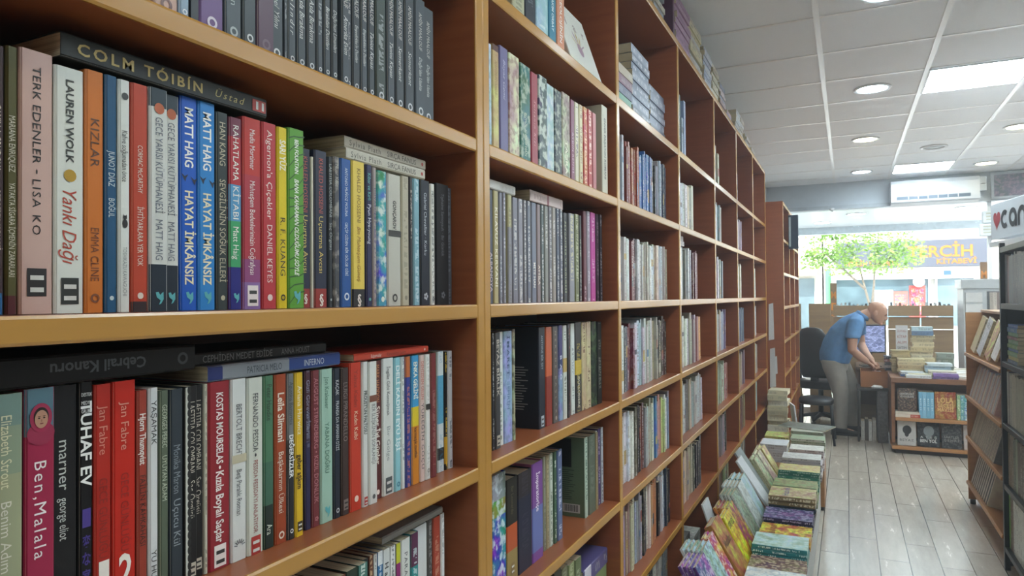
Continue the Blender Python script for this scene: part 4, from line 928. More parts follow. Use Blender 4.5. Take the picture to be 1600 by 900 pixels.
lean_group(3.97, 1, .240, .58, .012, .285, .17, 'b0b4b4', '5a6068', 'large grey album leaning high behind the white one', cov='7f8a88', covblot=.3)
lean_group(4.16, 2, .262, .56, .014, .20, .13, 'c8c4a4', '5a6a44', 'green and cream storybook leaning behind the large albums', cov='b8c09a', covblot=.9)
lean_group(4.32, 2, .262, .56, .014, .20, .13, 'c8c4b8', '7a5a4a', 'ivory storybook with a reddish cover, leaning', cov='c8b8a4', covblot=.8)
lean_group(4.48, 2, .262, .55, .020, .19, .14, 'ccb87a', '6a5a34', 'sandy yellow storybook leaning toward the aisle', cov='d0c08a', covblot=.6)

# ================================================================== BACK TABLE
def rotated(x, y, a): return T_(x, y, 0) @ rotz(a)
BX0, BX1, BY0, BY1, BZ = .985, 1.80, 7.55, 8.55, .715
t = thing('book_table', 'wooden shop table with open shelves below and piles of books on its top', 'table', (BX0, BY0, 0))
m = MB(); m.rbox((0, 0, BZ - .045), (BX1 - BX0, BY1 - BY0, BZ), DARKWOOD, .003); m.build('table_top', t)
m = MB(); m.box((.002, .01, .10), (.03, BY1 - BY0 - .01, BZ - .046), DARKWOOD); m.build('side_panel', t)
m = MB(); m.box((BX1 - BX0 - .03, .01, .10), (BX1 - BX0 - .002, BY1 - BY0 - .01, BZ - .046), DARKWOOD); m.build('side_panel', t)
m = MB(); m.box((.031, .34, .10), (BX1 - BX0 - .031, .36, BZ - .046), DARKWOOD); m.build('back_panel', t)
for z in (.342, .072):
    m = MB(); m.rbox((.0 if z < .1 else .031, -.012, z - .03), (BX1 - BX0 - (.0 if z < .1 else .031), .339, z), RACKWOOD, .003); m.build('shelf', t)
m = MB(); m.box((.03, .03, 0), (BX1 - BX0 - .03, BY1 - BY0 - .04, .041), solid('dark_plinth', '2a2320', .6)); m.build('plinth', t)

FT = 'books on the shelves of the back table'
def face_out(x, y, z, h, w, t, col, ink, label, title=None, cov=None, covblot=.4, tilt=.12, group=FT, **o):
    """front cover facing the camera side (-y), leaning back a little"""
    R = Matrix(((-1, 0, 0, 0), (0, -1, 0, 0), (0, 0, 1, 0), (0, 0, 0, 1)))
    add_book(T_(x, y, z + .004) @ Matrix.Rotation(-tilt, 4, 'X') @ T_(0, t, 0) @ R, t, h, w, col, ink=ink, cov=cov or col, covblot=covblot, title=title, label=label, group=group, **o)
def spine_out(x, y, z, t, h, w, col, lean=0, **k):
    """standing, spine facing -y, thickness along +x"""
    R = Matrix(((0, 1, 0, 0), (-1, 0, 0, 0), (0, 0, 1, 0), (0, 0, 0, 1)))
    add_book(T_(x, y, z + .001) @ Matrix.Rotation(lean, 4, 'Y') @ R, t, h, w, col, **k)
z = .342
flat_facing(1.225, 7.56, z + .0006, .03, .205, .14, 'b84a34', ink='e8e0d8', greek=.4, label='red-spined book lying under a white one on the back table shelf', group=FT, band=[(0, .6, 'd8d0c4')])
flat_facing(1.22, 7.56, z + .0316, .022, .2, .14, 'd0c8b8', ink='8a7a6a', greek=.3, label='white book lying on the red-spined one under the dark cover', group=FT)
face_out(1.04, 7.575, z + .055, .215, .155, .02, '2e2a2c', 'c8a890', 'dark cover with small white words standing above two lying books', cov='3a302e', covblot=.5, title=[('SAHİPLERİ', .25, .018, 'c8c8c4'), ('VE KUŞLARI', .36, .018, 'c8c8c4')])
for k in range(4): spine_out(1.215 + k * .031, 7.575, z, .03, .245, .16, ['7ab4d4', '8cc0dc', '74b0d0', '84bad8'][k], ink='e8f2f8', texts=[('MAVİ EV', .25, .7, 'eaf4f8', 'b')], label='light blue spine, %s of four on the back table shelf' % ordinal(k + 1), group=FT)
face_out(1.345, 7.575, z, .25, .17, .022, '8a4a2c', 'e0c88a', 'rusty orange cover with large cream letters, beside four light blue spines', cov='9a5430', covblot=.4, title=[('LOLA', .3, .05, 'e0c07a'), ('GECESİ', .5, .035, 'dcb878'), ('MAVİSİ', .65, .035, 'dcb878')], band2='2a2024')
for k, (c, i) in enumerate((('8cae7c', 'e8f0d8'), ('5aa0a8', 'e0f0f0'), ('4a9ab8', 'e8f0f0'))): spine_out(1.52 + k * .028, 7.575, z, .027, .23, .15, c, ink=i, greek=.9, blot=.4, label='%s spine just after the rusty orange cover on the back table' % cname(c), group=FT)
face_out(1.608, 7.575, z, .24, .155, .02, '3a5aa0', 'd8e0f0', 'blue face-out book at the far end of the back table shelf', cov='4a6ab0', covblot=.6)
z = .072
face_out(1.035, 7.58, z, .235, .155, .02, 'b8b8b6', '2c2c2e', 'pale grey cover with a dark head silhouette, lower shelf of the back table', cov='c0c0be', covblot=0, head='2e2e30', title=[('BEYAZ', .78, .022, '6a6a6c')])
face_out(1.20, 7.58, z, .235, .18, .02, '22252a', 'd0d4d4', 'black cover with a silver emblem, middle of the lower shelf', cov='26292e', covblot=.12, head='8a9498', title=[('ATEŞ', .62, .02, 'c8ccc8'), ('BEN YOL', .76, .03, 'e0e4e0')])
face_out(1.395, 7.58, z, .23, .16, .02, '26282c', 'b0b0ac', 'dark cover with dim grey capitals, lower shelf beside the emblem book', cov='2c2e33', covblot=.3, title=[('SAATLER', .55, .022, '9a9c98'), ('ŞEHRİ', .68, .022, '9a9c98')])
face_out(1.57, 7.58, z, .22, .15, .02, 'b8b0ac', '8a7a78', 'pale blank cover at the end of the lower shelf', cov='beb6b4', covblot=.2)

TB_ = 'books piled on the back table'
def pile_front(xc, y, n, t, h, w, pal, what, seed=0, z=BZ, jit=.01, greek=.5):
    rnd = random.Random(seed + int(xc * 91) + int(y * 37))
    z += .0006
    for k in range(n):
        c = pal[k % len(pal)]; hh = h * rnd.uniform(.93, 1.0); tt_ = t * rnd.uniform(.8, 1.25)
        flat_facing(xc + hh / 2 + rnd.uniform(-jit, jit), y + rnd.uniform(-.01, .01), z, tt_, hh, w, c, turn=rnd.uniform(-.05, .05), ink='5a5248' if sum(int(c[i:i + 2], 16) for i in (0, 2, 4)) > 380 else 'd8d8d8', greek=greek, cov=c, covblot=.2,
                    label='%s book, %s up in %s' % (cname(c), ordinal(k + 1), what), group=TB_)
        z += tt_ + .0004
    return z
pile_front(1.30, 8.12, 12, .036, .2, .15, ['cfc4a4', 'd0c8ae', 'c4b48c', 'c8bc98', 'd4ccb4', 'd8ccb0', 'c8b890', 'd4c8a8', 'c0b494', 'd0c4a0', '6a84a4', 'b8d0dc'], 'the tallest cream pile on the back table')
zt = pile_front(1.33, 7.98, 3, .03, .2, .14, ['c8ba96', 'bfae84', 'c8c0a8'], 'the short cream pile before the tallest', z=BZ)
pile_front(1.10, 8.02, 9, .024, .17, .14, ['c0b08c', 'b8a880', 'a89870'], 'the brownish page-edged pile')
pile_front(1.18, 7.86, 5, .03, .25, .15, ['c8b894', 'd0c4a0', 'b8a078'], 'the wide tan pile on the back table')
pile_front(1.40, 7.78, 5, .026, .22, .15, ['5a6a72', 'a8c0d0', 'b8ccd8', 'a0b8cc', 'c8d4dc'], 'the light blue pile on the back table')
pile_front(1.50, 8.2, 4, .045, .16, .14, ['8a948c', '5a6a68', '7a8478'], 'the grey-green pile at the back of the table')
pile_front(1.02, 8.25, 5, .028, .13, .15, ['3a4458', 'b0a8a8', '5a5a64', '8a5a58'], 'the small dark pile by the notice')
pile_front(1.17, 7.70, 2, .026, .2, .14, ['5a78b0', 'c8d0dc'], 'the low blue and white pair')
pile_front(1.22, 7.63, 2, .02, .2, .14, ['d0c46a', 'd8d4c0'], 'the low yellow pair near the table edge')
pile_front(1.215, 7.565, 1, .026, .21, .05, ['d8dce0'], 'the white front row of the table')
pile_front(1.42, 7.62, 2, .03, .23, .14, ['c8c4b0', 'd0ccb8'], 'the ivory low pair on the back table')
pile_front(1.435, 7.56, 3, .016, .21, .055, ['7a5ca0', '8468aa', '9078b0'], 'the purple trio at the table edge', jit=.003)
for k in range(7): flat_facing(1.74, 7.66 + k * .125, BZ + .0006, .022 + .004 * (k % 3), .2, .12, ['d4d4d0', 'c8c0b4', 'd8d8d8', 'c0c4c8'][k % 4], ink='6a6a6a', greek=.5, covblot=.2, label='pale book lying %s in the row at the table end, beside the purple trio' % ordinal(k + 1), group=TB_)

# ================================================================== WOODEN RACK (to the aisle, before the back table)
t = thing('book_rack', 'light wooden rack of leaning paperbacks beside the aisle, before the back table', 'rack', (1.385, 4.66, 0))
RL = 1.32; RD = .34
RT = .26
RZ = [1.455, 1.083, .778, .486, .165]
for y in (0, RL - .02):
    m = MB(); m.box((.005, y, .03), (RD, y + .02, 1.37), RACKWOOD); m.build('side_panel', t)
m = MB(); m.box((RD - .012, .02, .08), (RD, RL - .02, 1.36), RACKWOOD); m.build('back_panel', t)
for z in RZ[1:]:
    m = MB(T_(0, 0, z) @ Matrix.Rotation(RT, 4, 'Y')); m.rbox((-.005, .0205, -.022), (RD - .03, RL - .0205, 0), RACKWOOD, .003); m.build('shelf', t)
m = MB(); m.rbox((.1, -.004, 1.371), (RD, RL + .004, 1.39), RACKWOOD, .003); m.build('top_panel', t)
for y in (.03, RL - .03):
    m = MB(); m.lathe([(.018, 0), (.018, .03)], BLACK, c=(.03, y, 0), n=12); m.build('foot', t)
RGR = 'paperbacks leaning in the wooden rack'
R180 = Matrix(((-1, 0, 0, 0), (0, -1, 0, 0), (0, 0, 1, 0), (0, 0, 0, 1)))
def rack_book(y, z, t, h, w, col, lean, x=1.40, **k):
    """spine to the aisle (-x); thickness runs from y towards the camera"""
    add_book(T_(x, y, z) @ Matrix.Rotation(lean, 4, 'Y') @ R180, t, h, w, col, **k)
rnd = random.Random(4)
rp = [['dccfb0', 'e4dccc', 'c8a49a', 'c8bcd4', 'a8988c', 'dccfbc', 'b8c4d0', 'bca0ae'], ['e4e4d8', '7a7a78', 'dcd4c4', 'a8aab0', 'd0c4ac', '8a7668'], ['dcd8d0', 'c8c0b0', '26272a', '3a3c40']]
for r, z in enumerate(RZ[2:]):
    y = 5.93; k = 0
    while y > (5.0 if r == 0 else 5.05 if r == 1 else 5.3):
        tt_ = rnd.uniform(.010, .019); c = rp[r][(k * 3 + r) % len(rp[r])]
        rack_book(y, z - .002, tt_, rnd.uniform(.215, .235), .14, c, RT, ink=rnd.choice(['4a4444', '7a4a44', 'd8d0c0']), greek=.6, blot=.2,
                  label='%s paperback, %s from the far end of the %s rack shelf' % (cname(c), ordinal(k + 1), ('second', 'third', 'lowest')[r]), group=RGR)
        y -= tt_ + .001; k += 1
def rack_face(y, z, t, h, w, col, label, yaw=0, tilt=.30, lean=.0, **k):
    """front cover to the aisle (-x), leaning back"""
    R = Matrix(((0, -1, 0, 0), (1, 0, 0, 0), (0, 0, 1, 0), (0, 0, 0, 1)))   # x->+y  y->-x
    add_book(T_(1.41, y, z + .003) @ rotz(yaw) @ Matrix.Rotation(tilt, 4, 'Y') @ Matrix.Rotation(lean, 4, 'X') @ T_(t, 0, 0) @ R, t, h, w, col, label=label, group=RGR, **k)
rack_face(5.92, RZ[1] + .03, .02, .25, .19, 'c8b890', 'cream face-out book on the top rack shelf', ink='8a7a5a', cov='cfc09a', covblot=.15, lean=.12)
rack_face(5.66, RZ[1] + .03, .02, .25, .19, 'b8b8bc', 'grey face-out book with a landscape photo, on the top rack shelf', ink='4a4c54', cov='bcbcc0', covblot=.5, lean=.15, title=[('GECE', .2, .03, '5a5a60')])
rack_face(5.36, RZ[1] + .03, .014, .24, .17, 'c0a868', 'mustard and maroon booklet after the grey landscape book, top rack shelf', ink='7a3034', cov='b89a5a', covblot=.7, lean=.2)
rack_face(5.14, RZ[1] + .03, .014, .24, .17, 'd0ccc8', 'white booklet at the near end of the top rack shelf', ink='7a3034', cov='d0ccc8', covblot=.3, lean=.1)

# ================================================================== BLACK METAL RACK
t = thing('metal_rack', 'black metal rack of large books at the picture edge, under the hanging sign', 'rack', (1.375, 3.3, 0))
for x in (0, .36):
    for y in (0, 1.29):
        m = MB(); m.rbox((x, y, 0), (x + .025, y + .03, 1.78), BLACKMETAL, .002, 1); m.build('post', t)
KZ = [1.45, 1.135, .80, .47, .13]
for z in KZ + [1.755]:
    m = MB(); m.rbox((.001, .0305, z - .03), (.384, 1.2895, z), BLACKMETAL, .002, 1); m.build('shelf', t)
for z in (1.46, 1.15):
    m = MB(); m.box((.026, 1.30, z), (.36, 1.312, z + .29), BLACKMETAL); m.build('end_panel', t)
m = MB(); m.tube([(.012, 1.325, .05), (.012, 1.335, .9), (.012, 1.335, 1.62), (.014, 1.332, 1.70), (.02, 1.322, 1.745), (.05, 1.315, 1.76)], .006, BLACKMETAL, n=8); m.build('rod', t)
KG = 'books in the black metal rack'
z = KZ[1] + .0008
for k, c in enumerate(('6a7a94', 'c0b878', '7a9a6a', '5a78b0', '7a9a5a', '74a07a', '8a5a60', '6aa070', '5a80a8', '4a70b0')):
    tt_ = .0165 + .004 * ((k * 7) % 3)
    add_book(T_(1.395 + .004 * (k % 2), 4.545, z) @ R180 @ T_(0, .24, 0) @ LIE, tt_, .24, .17, c, ink='d8d8d0', greek=.5, label='%s book, %s up in the lying pile of the black rack' % (cname(c), ordinal(k + 1)), group=KG); z += tt_ + .0004
def krow(z, seq, hh, tt, w=.2, y=4.575):
    rnd = random.Random(int(z * 100)); k = 0
    for c, n in seq:
        for q in range(n):
            if y < 3.42: break
            t_ = rnd.uniform(*tt); h = rnd.uniform(*hh)
            rack_book(y, z + .0008, t_, h, w, c, 0, x=1.395, ink=rnd.choice(['4a4a48', '7a7468']) if sum(int(c[i:i + 2], 16) for i in (0, 2, 4)) > 380 else 'b8b4a8', greek=.5, blot=.2 if q % 2 else 0,
                      label='%s book, %s from the corner post on the %s shelf of the black rack' % (cname(c), ordinal(k + 1), {1.45: 'top', .8: 'third', .47: 'fourth', .13: 'lowest'}[z]), group=KG)
            y -= t_ + .0006; k += 1
krow(1.45, [('8a9098', 2), ('a08c8c', 1), ('7a8490', 3), ('5a6470', 4), ('6a7480', 26)], (.25, .268), (.02, .04))
krow(.80, [('c8c8c0', 2), ('5a4a50', 1), ('b8b8ac', 2), ('c0bcac', 4), ('a8a898', 36)], (.27, .29), (.018, .03))
krow(.47, [('7a6a54', 3), ('4a5a48', 2), ('8a9a80', 1), ('5a4c40', 20)], (.27, .29), (.03, .06), w=.24)
krow(.13, [('6aa83c', 1), ('6a4c40', 2), ('d0d0c8', 6), ('b8b4ac', 20)], (.28, .3), (.03, .045), w=.24)

# ================================================================== HANGING SIGN, AIR CONDITIONER, WALL FITTINGS
def P_(M, x, y, z): return tuple(M @ Vector((x, y, z)))
# lightbox over the black rack; its long axis runs from the far end towards the camera
t = thing('hanging_sign', 'white lightbox sign with a red heart and black letters above the black rack', 'sign', (1.50, 5.63, 1.865), math.radians(-80))
# local x runs along the sign away from its far end (towards the camera), local -y faces the aisle
m = MB(); m.rbox((0, 0, 0), (1.5, .09, .235), solid('sign_white', 'ccd2d8', .4, vary=.02), .004); m.build('box', t)
SF = Vector((0, -.0015, 0)); ax, up = Vector((1, 0, 0)), Vector((0, 0, 1))
m = MB()
# heart
hp = []
for k in range(40):
    a = 2 * math.pi * k / 40
    hp.append((16 * math.sin(a) ** 3, 13 * math.cos(a) - 5 * math.cos(2 * a) - 2 * math.cos(3 * a) - math.cos(4 * a)))
flat(m, [SF + ax * (.105 + x * .0036) + up * (.125 + y * .0042) for x, y in hp], 'b03a44'); m.build('heart', t)
m = MB()
def arc_band(m, cx, cz, r, w, a0, a1, col, n=24, sx=1.0):
    V = []
    for k in range(n + 1):
        a = a0 + (a1 - a0) * k / n
        for q in (r, r - w): V.append(tuple(SF + ax * (cx + q * math.cos(a) * sx) + up * (cz + q * math.sin(a))))
    m.mesh(V, [(2 * k, 2 * k + 1, 2 * k + 3, 2 * k + 2) for k in range(n)], INK, col=lin(col))
IN = '22262e'; zc = .118; rr_ = .060; wd = .032
arc_band(m, .23, zc, rr_, wd, math.radians(48), math.radians(312), IN)
arc_band(m, .355, zc, rr_, wd, 0, 2 * math.pi, IN)
flat(m, [SF + ax * (.355 + rr_ - wd) + up * (zc - rr_), SF + ax * (.355 + rr_) + up * (zc - rr_), SF + ax * (.355 + rr_) + up * (zc + .01), SF + ax * (.355 + rr_ - wd) + up * (zc + .01)], IN)
arc_band(m, .485, zc, rr_, wd, 0, math.pi, IN)
for sx_ in (-1, 1):
    e = .485 + sx_ * rr_
    flat(m, [SF + ax * e + up * (zc - rr_), SF + ax * (e - sx_ * wd) + up * (zc - rr_), SF + ax * (e - sx_ * wd) + up * zc, SF + ax * e + up * zc], IN)
m.build('lettering', t)
m = MB(); m.box((.03, -.02, -.05), (1.5, .11, -.02), WHITE); m.build('mounting_rail', t)
m = MB()
for x in (1.3,): m.box((x, .03, .235), (x + .02, .05, CEIL - 1.865), GREYMETAL)
m.build('hanger', t)
for (x, z, s) in ((2.06, 2.33, 'small grey electric box on the front wall just beside the hanging sign, upper one'), (2.03, 2.18, 'small vented box on the front wall just beside the hanging sign, lower one')):
    t = thing('electric_box', s, 'electric box', (x, YF + .02, z), group='electric boxes by the hanging sign')
    m = MB(); m.rbox((0, -.08, 0), (.17, .02, .14), GREYMETAL, .006); m.build('case', t)
    m = MB()
    for q in range(3): m.box((.03, -.083, .03 + q * .035), (.14, -.079, .048 + q * .035), solid('vent_grey', 'a8a89a', .6))
    m.build('vent', t)

t = thing('air_conditioner', 'white split air conditioner high on the grey beam before the window', 'air conditioner', (1.11, YF - .055, 2.575))
m = MB()
W_, prof = .895, [(0, 0), (-.20, .012), (-.215, .03), (-.215, .07), (-.205, .24), (-.18, .285), (0, .29)]
m.loft([[(x, y, z) for y, z in prof] for x in (0, .006, W_ - .006, W_)], solid('ac_plastic', '9c9ea2', .4, vary=.02), smooth=False); m.build('body', t)
m = MB(); m.box((.06, -.2185, .055), (W_ - .09, -.2140, .092), solid('dark_slot', '3c4a58', .5)); m.build('outlet', t)
m = MB()
for k in range(6): m.box((.18 + k * .1, -.2205, .058), (.186 + k * .1, -.2180, .09), WHITE)
m.build('louvre', t)
m = MB(); m.box((.37, -.2145, .16), (.42, -.2115, .166), GREYMETAL); m.build('badge', t)
t = thing('pipe_cover', 'small grey pipe cover at the end of the air conditioner', 'pipe cover', (2.02, YF - .055, 2.70))
m = MB(); m.rbox((0, -.08, 0), (.07, 0, .16), GREYMETAL, .006); m.build('case', t)
m = MB(); m.lathe([(.022, 0), (.022, .004)], BLACK, n=14, c=(.035, -.084, .08)); m.build('cap', t)
t = thing('camera_dome', 'small dark security camera under the grey beam', 'camera', (.465, YF - .051, 2.60))
m = MB(); m.lathe([(.03, 0), (.03, -.01), (.026, -.03), (.001, -.042)], WHITE, c=(0, -.03, 0), n=16); m.build('housing', t)
m = MB(); m.lathe([(.012, -.035), (.001, -.047)], BLACK, c=(0, -.04, 0), n=12); m.build('lens', t)
t = thing('dark_transom', 'dark framed poster of tiny book covers high on the front wall above the hanging sign', 'poster', (2.14, YF - .075, 2.60))
m = MB(); m.rbox((0, 0, 0), (1.1, .02, .31), solid('poster_frame', '8c9096', .4), .004); m.build('frame', t)
m = MB(); m.face([(.03, -.001, .03), (1.07, -.001, .03), (1.07, -.001, .28), (.03, -.001, .28)], COVER, lin('3c3e4e'), lin('7a6470'), (0, 1, .37, .2), [(0, 0), (.5, 0), (.5, .12), (0, .12)]); m.build('print', t)  # mottled print stands in for reflections in the dark glass

# things on and beside the deeper bookcase
t = thing('hung_panel', 'navy panel fixed sideways to the deeper bookcase near the window', 'panel', (.142, 6.86, 1.93))
m = MB(); m.rbox((.0, 0, .0), (.085, .05, .31), solid('navy_panel', '24384c', .4), .004); m.build('board', t)
m = MB(); m.box((.006, -.003, .02), (.022, .001, .29), solid('pale_strip', 'b8c8cc', .5)); m.build('strip', t)
for k, (x0, z0, w_, h_, a) in enumerate(((.012, 1.12, .045, .32, .05), (.018, .72, .05, .34, -.06), (.045, .83, .035, .16, .2))):
    o = thing('paper_sheet', 'white paper taped to the pillar panel, %s' % ('uppermost', 'lowest', 'middle one')[k], 'paper', (x0, 6.318, z0), group='papers taped to the pillar panel')
    m = MB(rotz(a)); m.mesh([(0, 0, 0), (w_, -.004, .01), (w_ * .9, -.006, h_), (.004, 0, h_ - .01), (0, .0012, 0), (w_, -.0028, .01), (w_ * .9, -.0048, h_), (.004, .0012, h_ - .01)], [(0, 1, 2, 3), (7, 6, 5, 4), (0, 4, 5, 1), (1, 5, 6, 2), (2, 6, 7, 3), (3, 7, 4, 0)], solid('white_paper', 'd8dade', .7, vary=.02)); m.build('sheet', o)
rnd = random.Random(9)
z = 0.0006
for k in range(17):
    c = ['c8c0a0', 'd0c8ac', 'b8b094', 'c4bc9c', 'd8d4c4'][k % 5]; th = rnd.uniform(.035, .055)
    if z + th > .82: break
    flat_facing(.172 + rnd.uniform(-.006, .006), 6.10 + rnd.uniform(-.01, .01), z, th, .15, .19, c, turn=rnd.uniform(-.06, .06), ink='7a7464', greek=.4, covblot=.1,
                label='cream volume, %s from the floor in the tall pile by the pillar panel' % ordinal(k + 1), group='tall pile on the floor')
    z += th + .0004
t = thing('poster_board', 'white poster board with a blue picture leaning by the cream pile', 'poster', (.29, 6.08, .0), .25)
m = MB(Matrix.Rotation(-.12, 4, 'Y')); m.rbox((0, 0, .02), (.012, .17, .62), solid('white_paper', 'd8dade', .7, vary=.02), .002, 1); m.build('board', t)
m = MB(Matrix.Rotation(-.12, 4, 'Y')); m.face([(.0126, .03, .15), (.0126, .15, .15), (.0126, .15, .45), (.0126, .03, .45)], COVER, lin('3c5a80'), lin('c8d0d8'), (0, .8, .6, .2), [(0, 0), (.1, 0), (.1, .3), (0, .3)]); m.build('print', t)

# ================================================================== CHAIRS, DESK, MONITOR, BOX
LEATHER = solid('black_leather', '1c1d22', .38, vary=.1, scale=60, bump=.1)
t = thing('side_chair', 'black padded seat on thin metal legs just in front of the standing man', 'chair', (.32, 7.86, 0))
def slab(m, cx, cy, z0, z1, a, b, mat, n=28, p=3.2, crown=.012):
    def sq(k):
        th = 2 * math.pi * k / n; c_, s_ = math.cos(th), math.sin(th)
        return (abs(c_) ** (2 / p) * math.copysign(1, c_), abs(s_) ** (2 / p) * math.copysign(1, s_))
    rings = []
    for f, z in ((.94, z0), (1, z0 + .012), (1, z1 - .014), (.95, z1 - .003), (.6, z1 + crown), (.02, z1 + crown * 1.2)):
        rings.append([(cx + q[0] * a * f, cy + q[1] * b * f, z) for q in map(sq, range(n))])
    m.loft(rings, mat)
m = MB(); slab(m, 0, 0, .395, .445, .165, .20, LEATHER); m.build('seat', t)
for x, y, dx, dy in ((-.14, -.17, -.02, -.03), (.14, -.17, .03, -.03), (-.14, .17, -.02, .03), (.14, .17, .03, .03)):
    m = MB(); m.tube([(x, y, .40), (x + dx * .3, y + dy * .3, .2), (x + dx, y + dy, .0)], .0125, BLACKMETAL, n=10); m.build('leg', t)
m = MB(); m.tube([(-.15, -.18, .2), (.15, -.18, .2)], .008, BLACKMETAL, n=8); m.build('stretcher', t)

t = thing('office_chair', 'black leather office chair with loop armrests behind the man', 'chair', (.33, 8.93, 0), math.radians(165))
m = MB(); slab(m, 0, 0, .43, .52, .25, .25, LEATHER); m.build('seat', t)
m = MB()
rings = []
for z, a, d_ in ((.56, .13, .02), (.62, .155, .045), (.75, .17, .05), (.95, .17, .05), (1.06, .15, .045), (1.12, .11, .035), (1.14, .05, .02)):
    yb = .22 + (z - .56) * .16
    rings.append([(math.copysign(abs(math.cos(q)) ** .8, math.cos(q)) * a, yb + math.sin(q) * d_, z) for q in [2 * math.pi * k / 24 for k in range(24)]])
m.loft(rings, LEATHER); m.build('backrest', t)
for s in (-1, 1):
    m = MB(); m.tube([(s * .24, .16, .47), (s * .29, .18, .56), (s * .295, .12, .665), (s * .29, -.06, .68), (s * .285, -.14, .62), (s * .26, -.10, .5)], [.016, .018, .022, .024, .02, .016], BLACK, n=10); m.build('armrest', t)
m = MB(); m.tube([(0, 0, .12), (0, 0, .43)], .028, BLACKMETAL, n=14); m.build('gas_column', t)
m = MB(); m.box((-.04, .2, .48), (.04, .235, .66), BLACK); m.build('back_bracket', t)
for k in range(5):
    a = 2 * math.pi * k / 5 + .3
    m = MB(); m.tube([(0, 0, .12), (.15 * math.cos(a), .15 * math.sin(a), .10), (.27 * math.cos(a), .27 * math.sin(a), .075)], [.028, .02, .014], BLACK, n=8)
    ft = m.build('base_arm', t)
    m = MB(); c_, s_ = math.cos(a), math.sin(a)
    M = T_(.27 * c_, .27 * s_, .03) @ rotz(a) @ Matrix.Rotation(math.pi / 2, 4, 'X')
    m.M = M; m.lathe([(.001, -.018), (.03, -.018), (.03, .018), (.001, .018)], BLACK, n=14); m.build('caster', ft)

DESKW = solid('desk_laminate', '6e5646', .45)
t = thing('desk', 'low brown desk behind the book table, under the open cardboard box', 'desk', (.70, 8.70, 0))
m = MB(); m.rbox((0, 0, .67), (1.0, .7, .70), DESKW, .003); m.build('desk_top', t)
for x in (0, .97): 
    m = MB(); m.box((x, .02, 0), (x + .03, .68, .669), DESKW); m.build('side_panel', t)
m = MB(); m.box((.031, .62, .2), (.969, .64, .669), DESKW); m.build('back_panel', t)
t = thing('desk_return', 'low dark shelf unit carrying the open box beside the book table', 'desk', (.70, 8.00, 0))
m = MB(); m.rbox((0, 0, .525), (.285, .38, .55), solid('dark_laminate', '2e2a2a', .5), .003); m.build('top', t)
m = MB(); m.box((.185, .02, 0), (.28, .36, .524), solid('grey_stack', '6c6a6c', .6, vary=.3, scale=40)); m.build('drawer_block', t)
m = MB(); m.box((.0, .0, .0), (.02, .02, .524), solid('dark_laminate', '2e2a2a', .5)); m.build('leg', t)
for k in range(4):
    spine_out(.735 + k * .035, 8.08, .0, .03, .2 + .02 * (k % 2), .15, ['c8c8c4', '5a5450', 'd0d0cc', 'b8b4ac'][k], ink='6a6a6a', greek=.4, label='%s slim volume on the floor under the open box' % ordinal(k + 1), group='slim volumes under the open box')

t = thing('cardboard_box', 'open brown cardboard box the man reaches into', 'box', (.735, 8.10, .5505))
for a, c in (((0, 0, 0), (.25, .006, .165)), ((0, .294, 0), (.25, .3, .165)), ((0, .0061, 0), (.006, .2939, .165)), ((.244, .0061, 0), (.25, .2939, .165))):
    m = MB(); m.box(a, c, solid('box_kraft', 'a0683c', .75, vary=.08)); m.build('wall_panel', t)
m = MB(); m.box((.0061, .0061, 0), (.2439, .2939, .006), solid('box_kraft', 'a0683c', .75)); m.build('bottom', t)
for k in range(3): add_book(T_(.80 + .05 * k, 8.23, .5575), .04, .14, .2, ['c8c0b0', '8a6a5a', 'b0a890'][k], R_=1, label='%s book inside the open cardboard box' % ('first', 'second', 'third')[k], group='books in the cardboard box') if False else None
t = thing('paper_slip', 'white slip of paper held in the man\'s hand', 'paper', (.875, 8.26, .70), .3)
m = MB(); m.rbox((0, -.02, 0), (.055, .02, .0015), solid('white_paper', 'd8dade', .7), .0005, 1); m.build('sheet', t)
t = thing('monitor', 'desktop screen with a blue window, just past the man\'s arm', 'monitor', (.85, 8.82, .70), math.radians(14))
m = MB(); m.rbox((-.16, 0, .15), (.16, .03, .47), BLACK, .006); m.build('housing', t)
def screen_mat():
    m, nt, b = new_mat('screen_image')
    tc = N(nt, 'ShaderNodeTexCoord'); br = N(nt, 'ShaderNodeTexBrick'); br.inputs['Scale'].default_value = 16
    br.inputs['Color1'].default_value = lin('8a94b8'); br.inputs['Color2'].default_value = lin('4a5478'); br.inputs['Mortar'].default_value = lin('2c3454')
    mp = N(nt, 'ShaderNodeMapping'); mp.inputs['Rotation'].default_value = (math.pi / 2, 0, 0)
    nt.links.new(tc.outputs['Object'], mp.inputs[0]); nt.links.new(mp.outputs[0], br.inputs['Vector'])
    nt.links.new(br.outputs[0], b.inputs['Base Color']); nt.links.new(br.outputs[0], b.inputs['Emission Color']); b.inputs['Emission Strength'].default_value = .5
    return m
m = MB(); m.box((-.148, -.002, .165), (.148, -.0005, .455), screen_mat()); m.build('screen', t)
m = MB(); m.box((-.02, .012, .01), (.02, .03, .15), BLACK); m.build('neck', t)
m = MB(); m.rbox((-.1, -.06, .0005), (.1, .1, .012), BLACK, .004); m.build('base', t)
t = thing('notice_card', 'white printed notice in a clear stand behind the book piles', 'notice', (1.09, 8.62, .7006))
m = MB(); m.rbox((0, 0, 0), (.115, .006, .47), solid('white_paper', 'd8dade', .7), .001, 1); m.build('card', t)
for k in range(5):
    m = MB(); put_text(m, ('DUYURU', 'KİTAP', 'ALIM', 'SATIM', 'YAPILIR')[k], (.015, -.001, .41 - k * .06), (1, 0, 0), (0, 0, 1), .085, .03, 'a85a5a' if k < 3 else '5a5a60'); m.build('lettering', t)
m = MB(); m.box((-.01, -.03, .0), (.125, .05, .012), GREYMETAL); m.build('base', t)
t = thing('paper_heap', 'crumpled white papers on the grey block beside the box', 'papers', (.88, 8.02, .551))
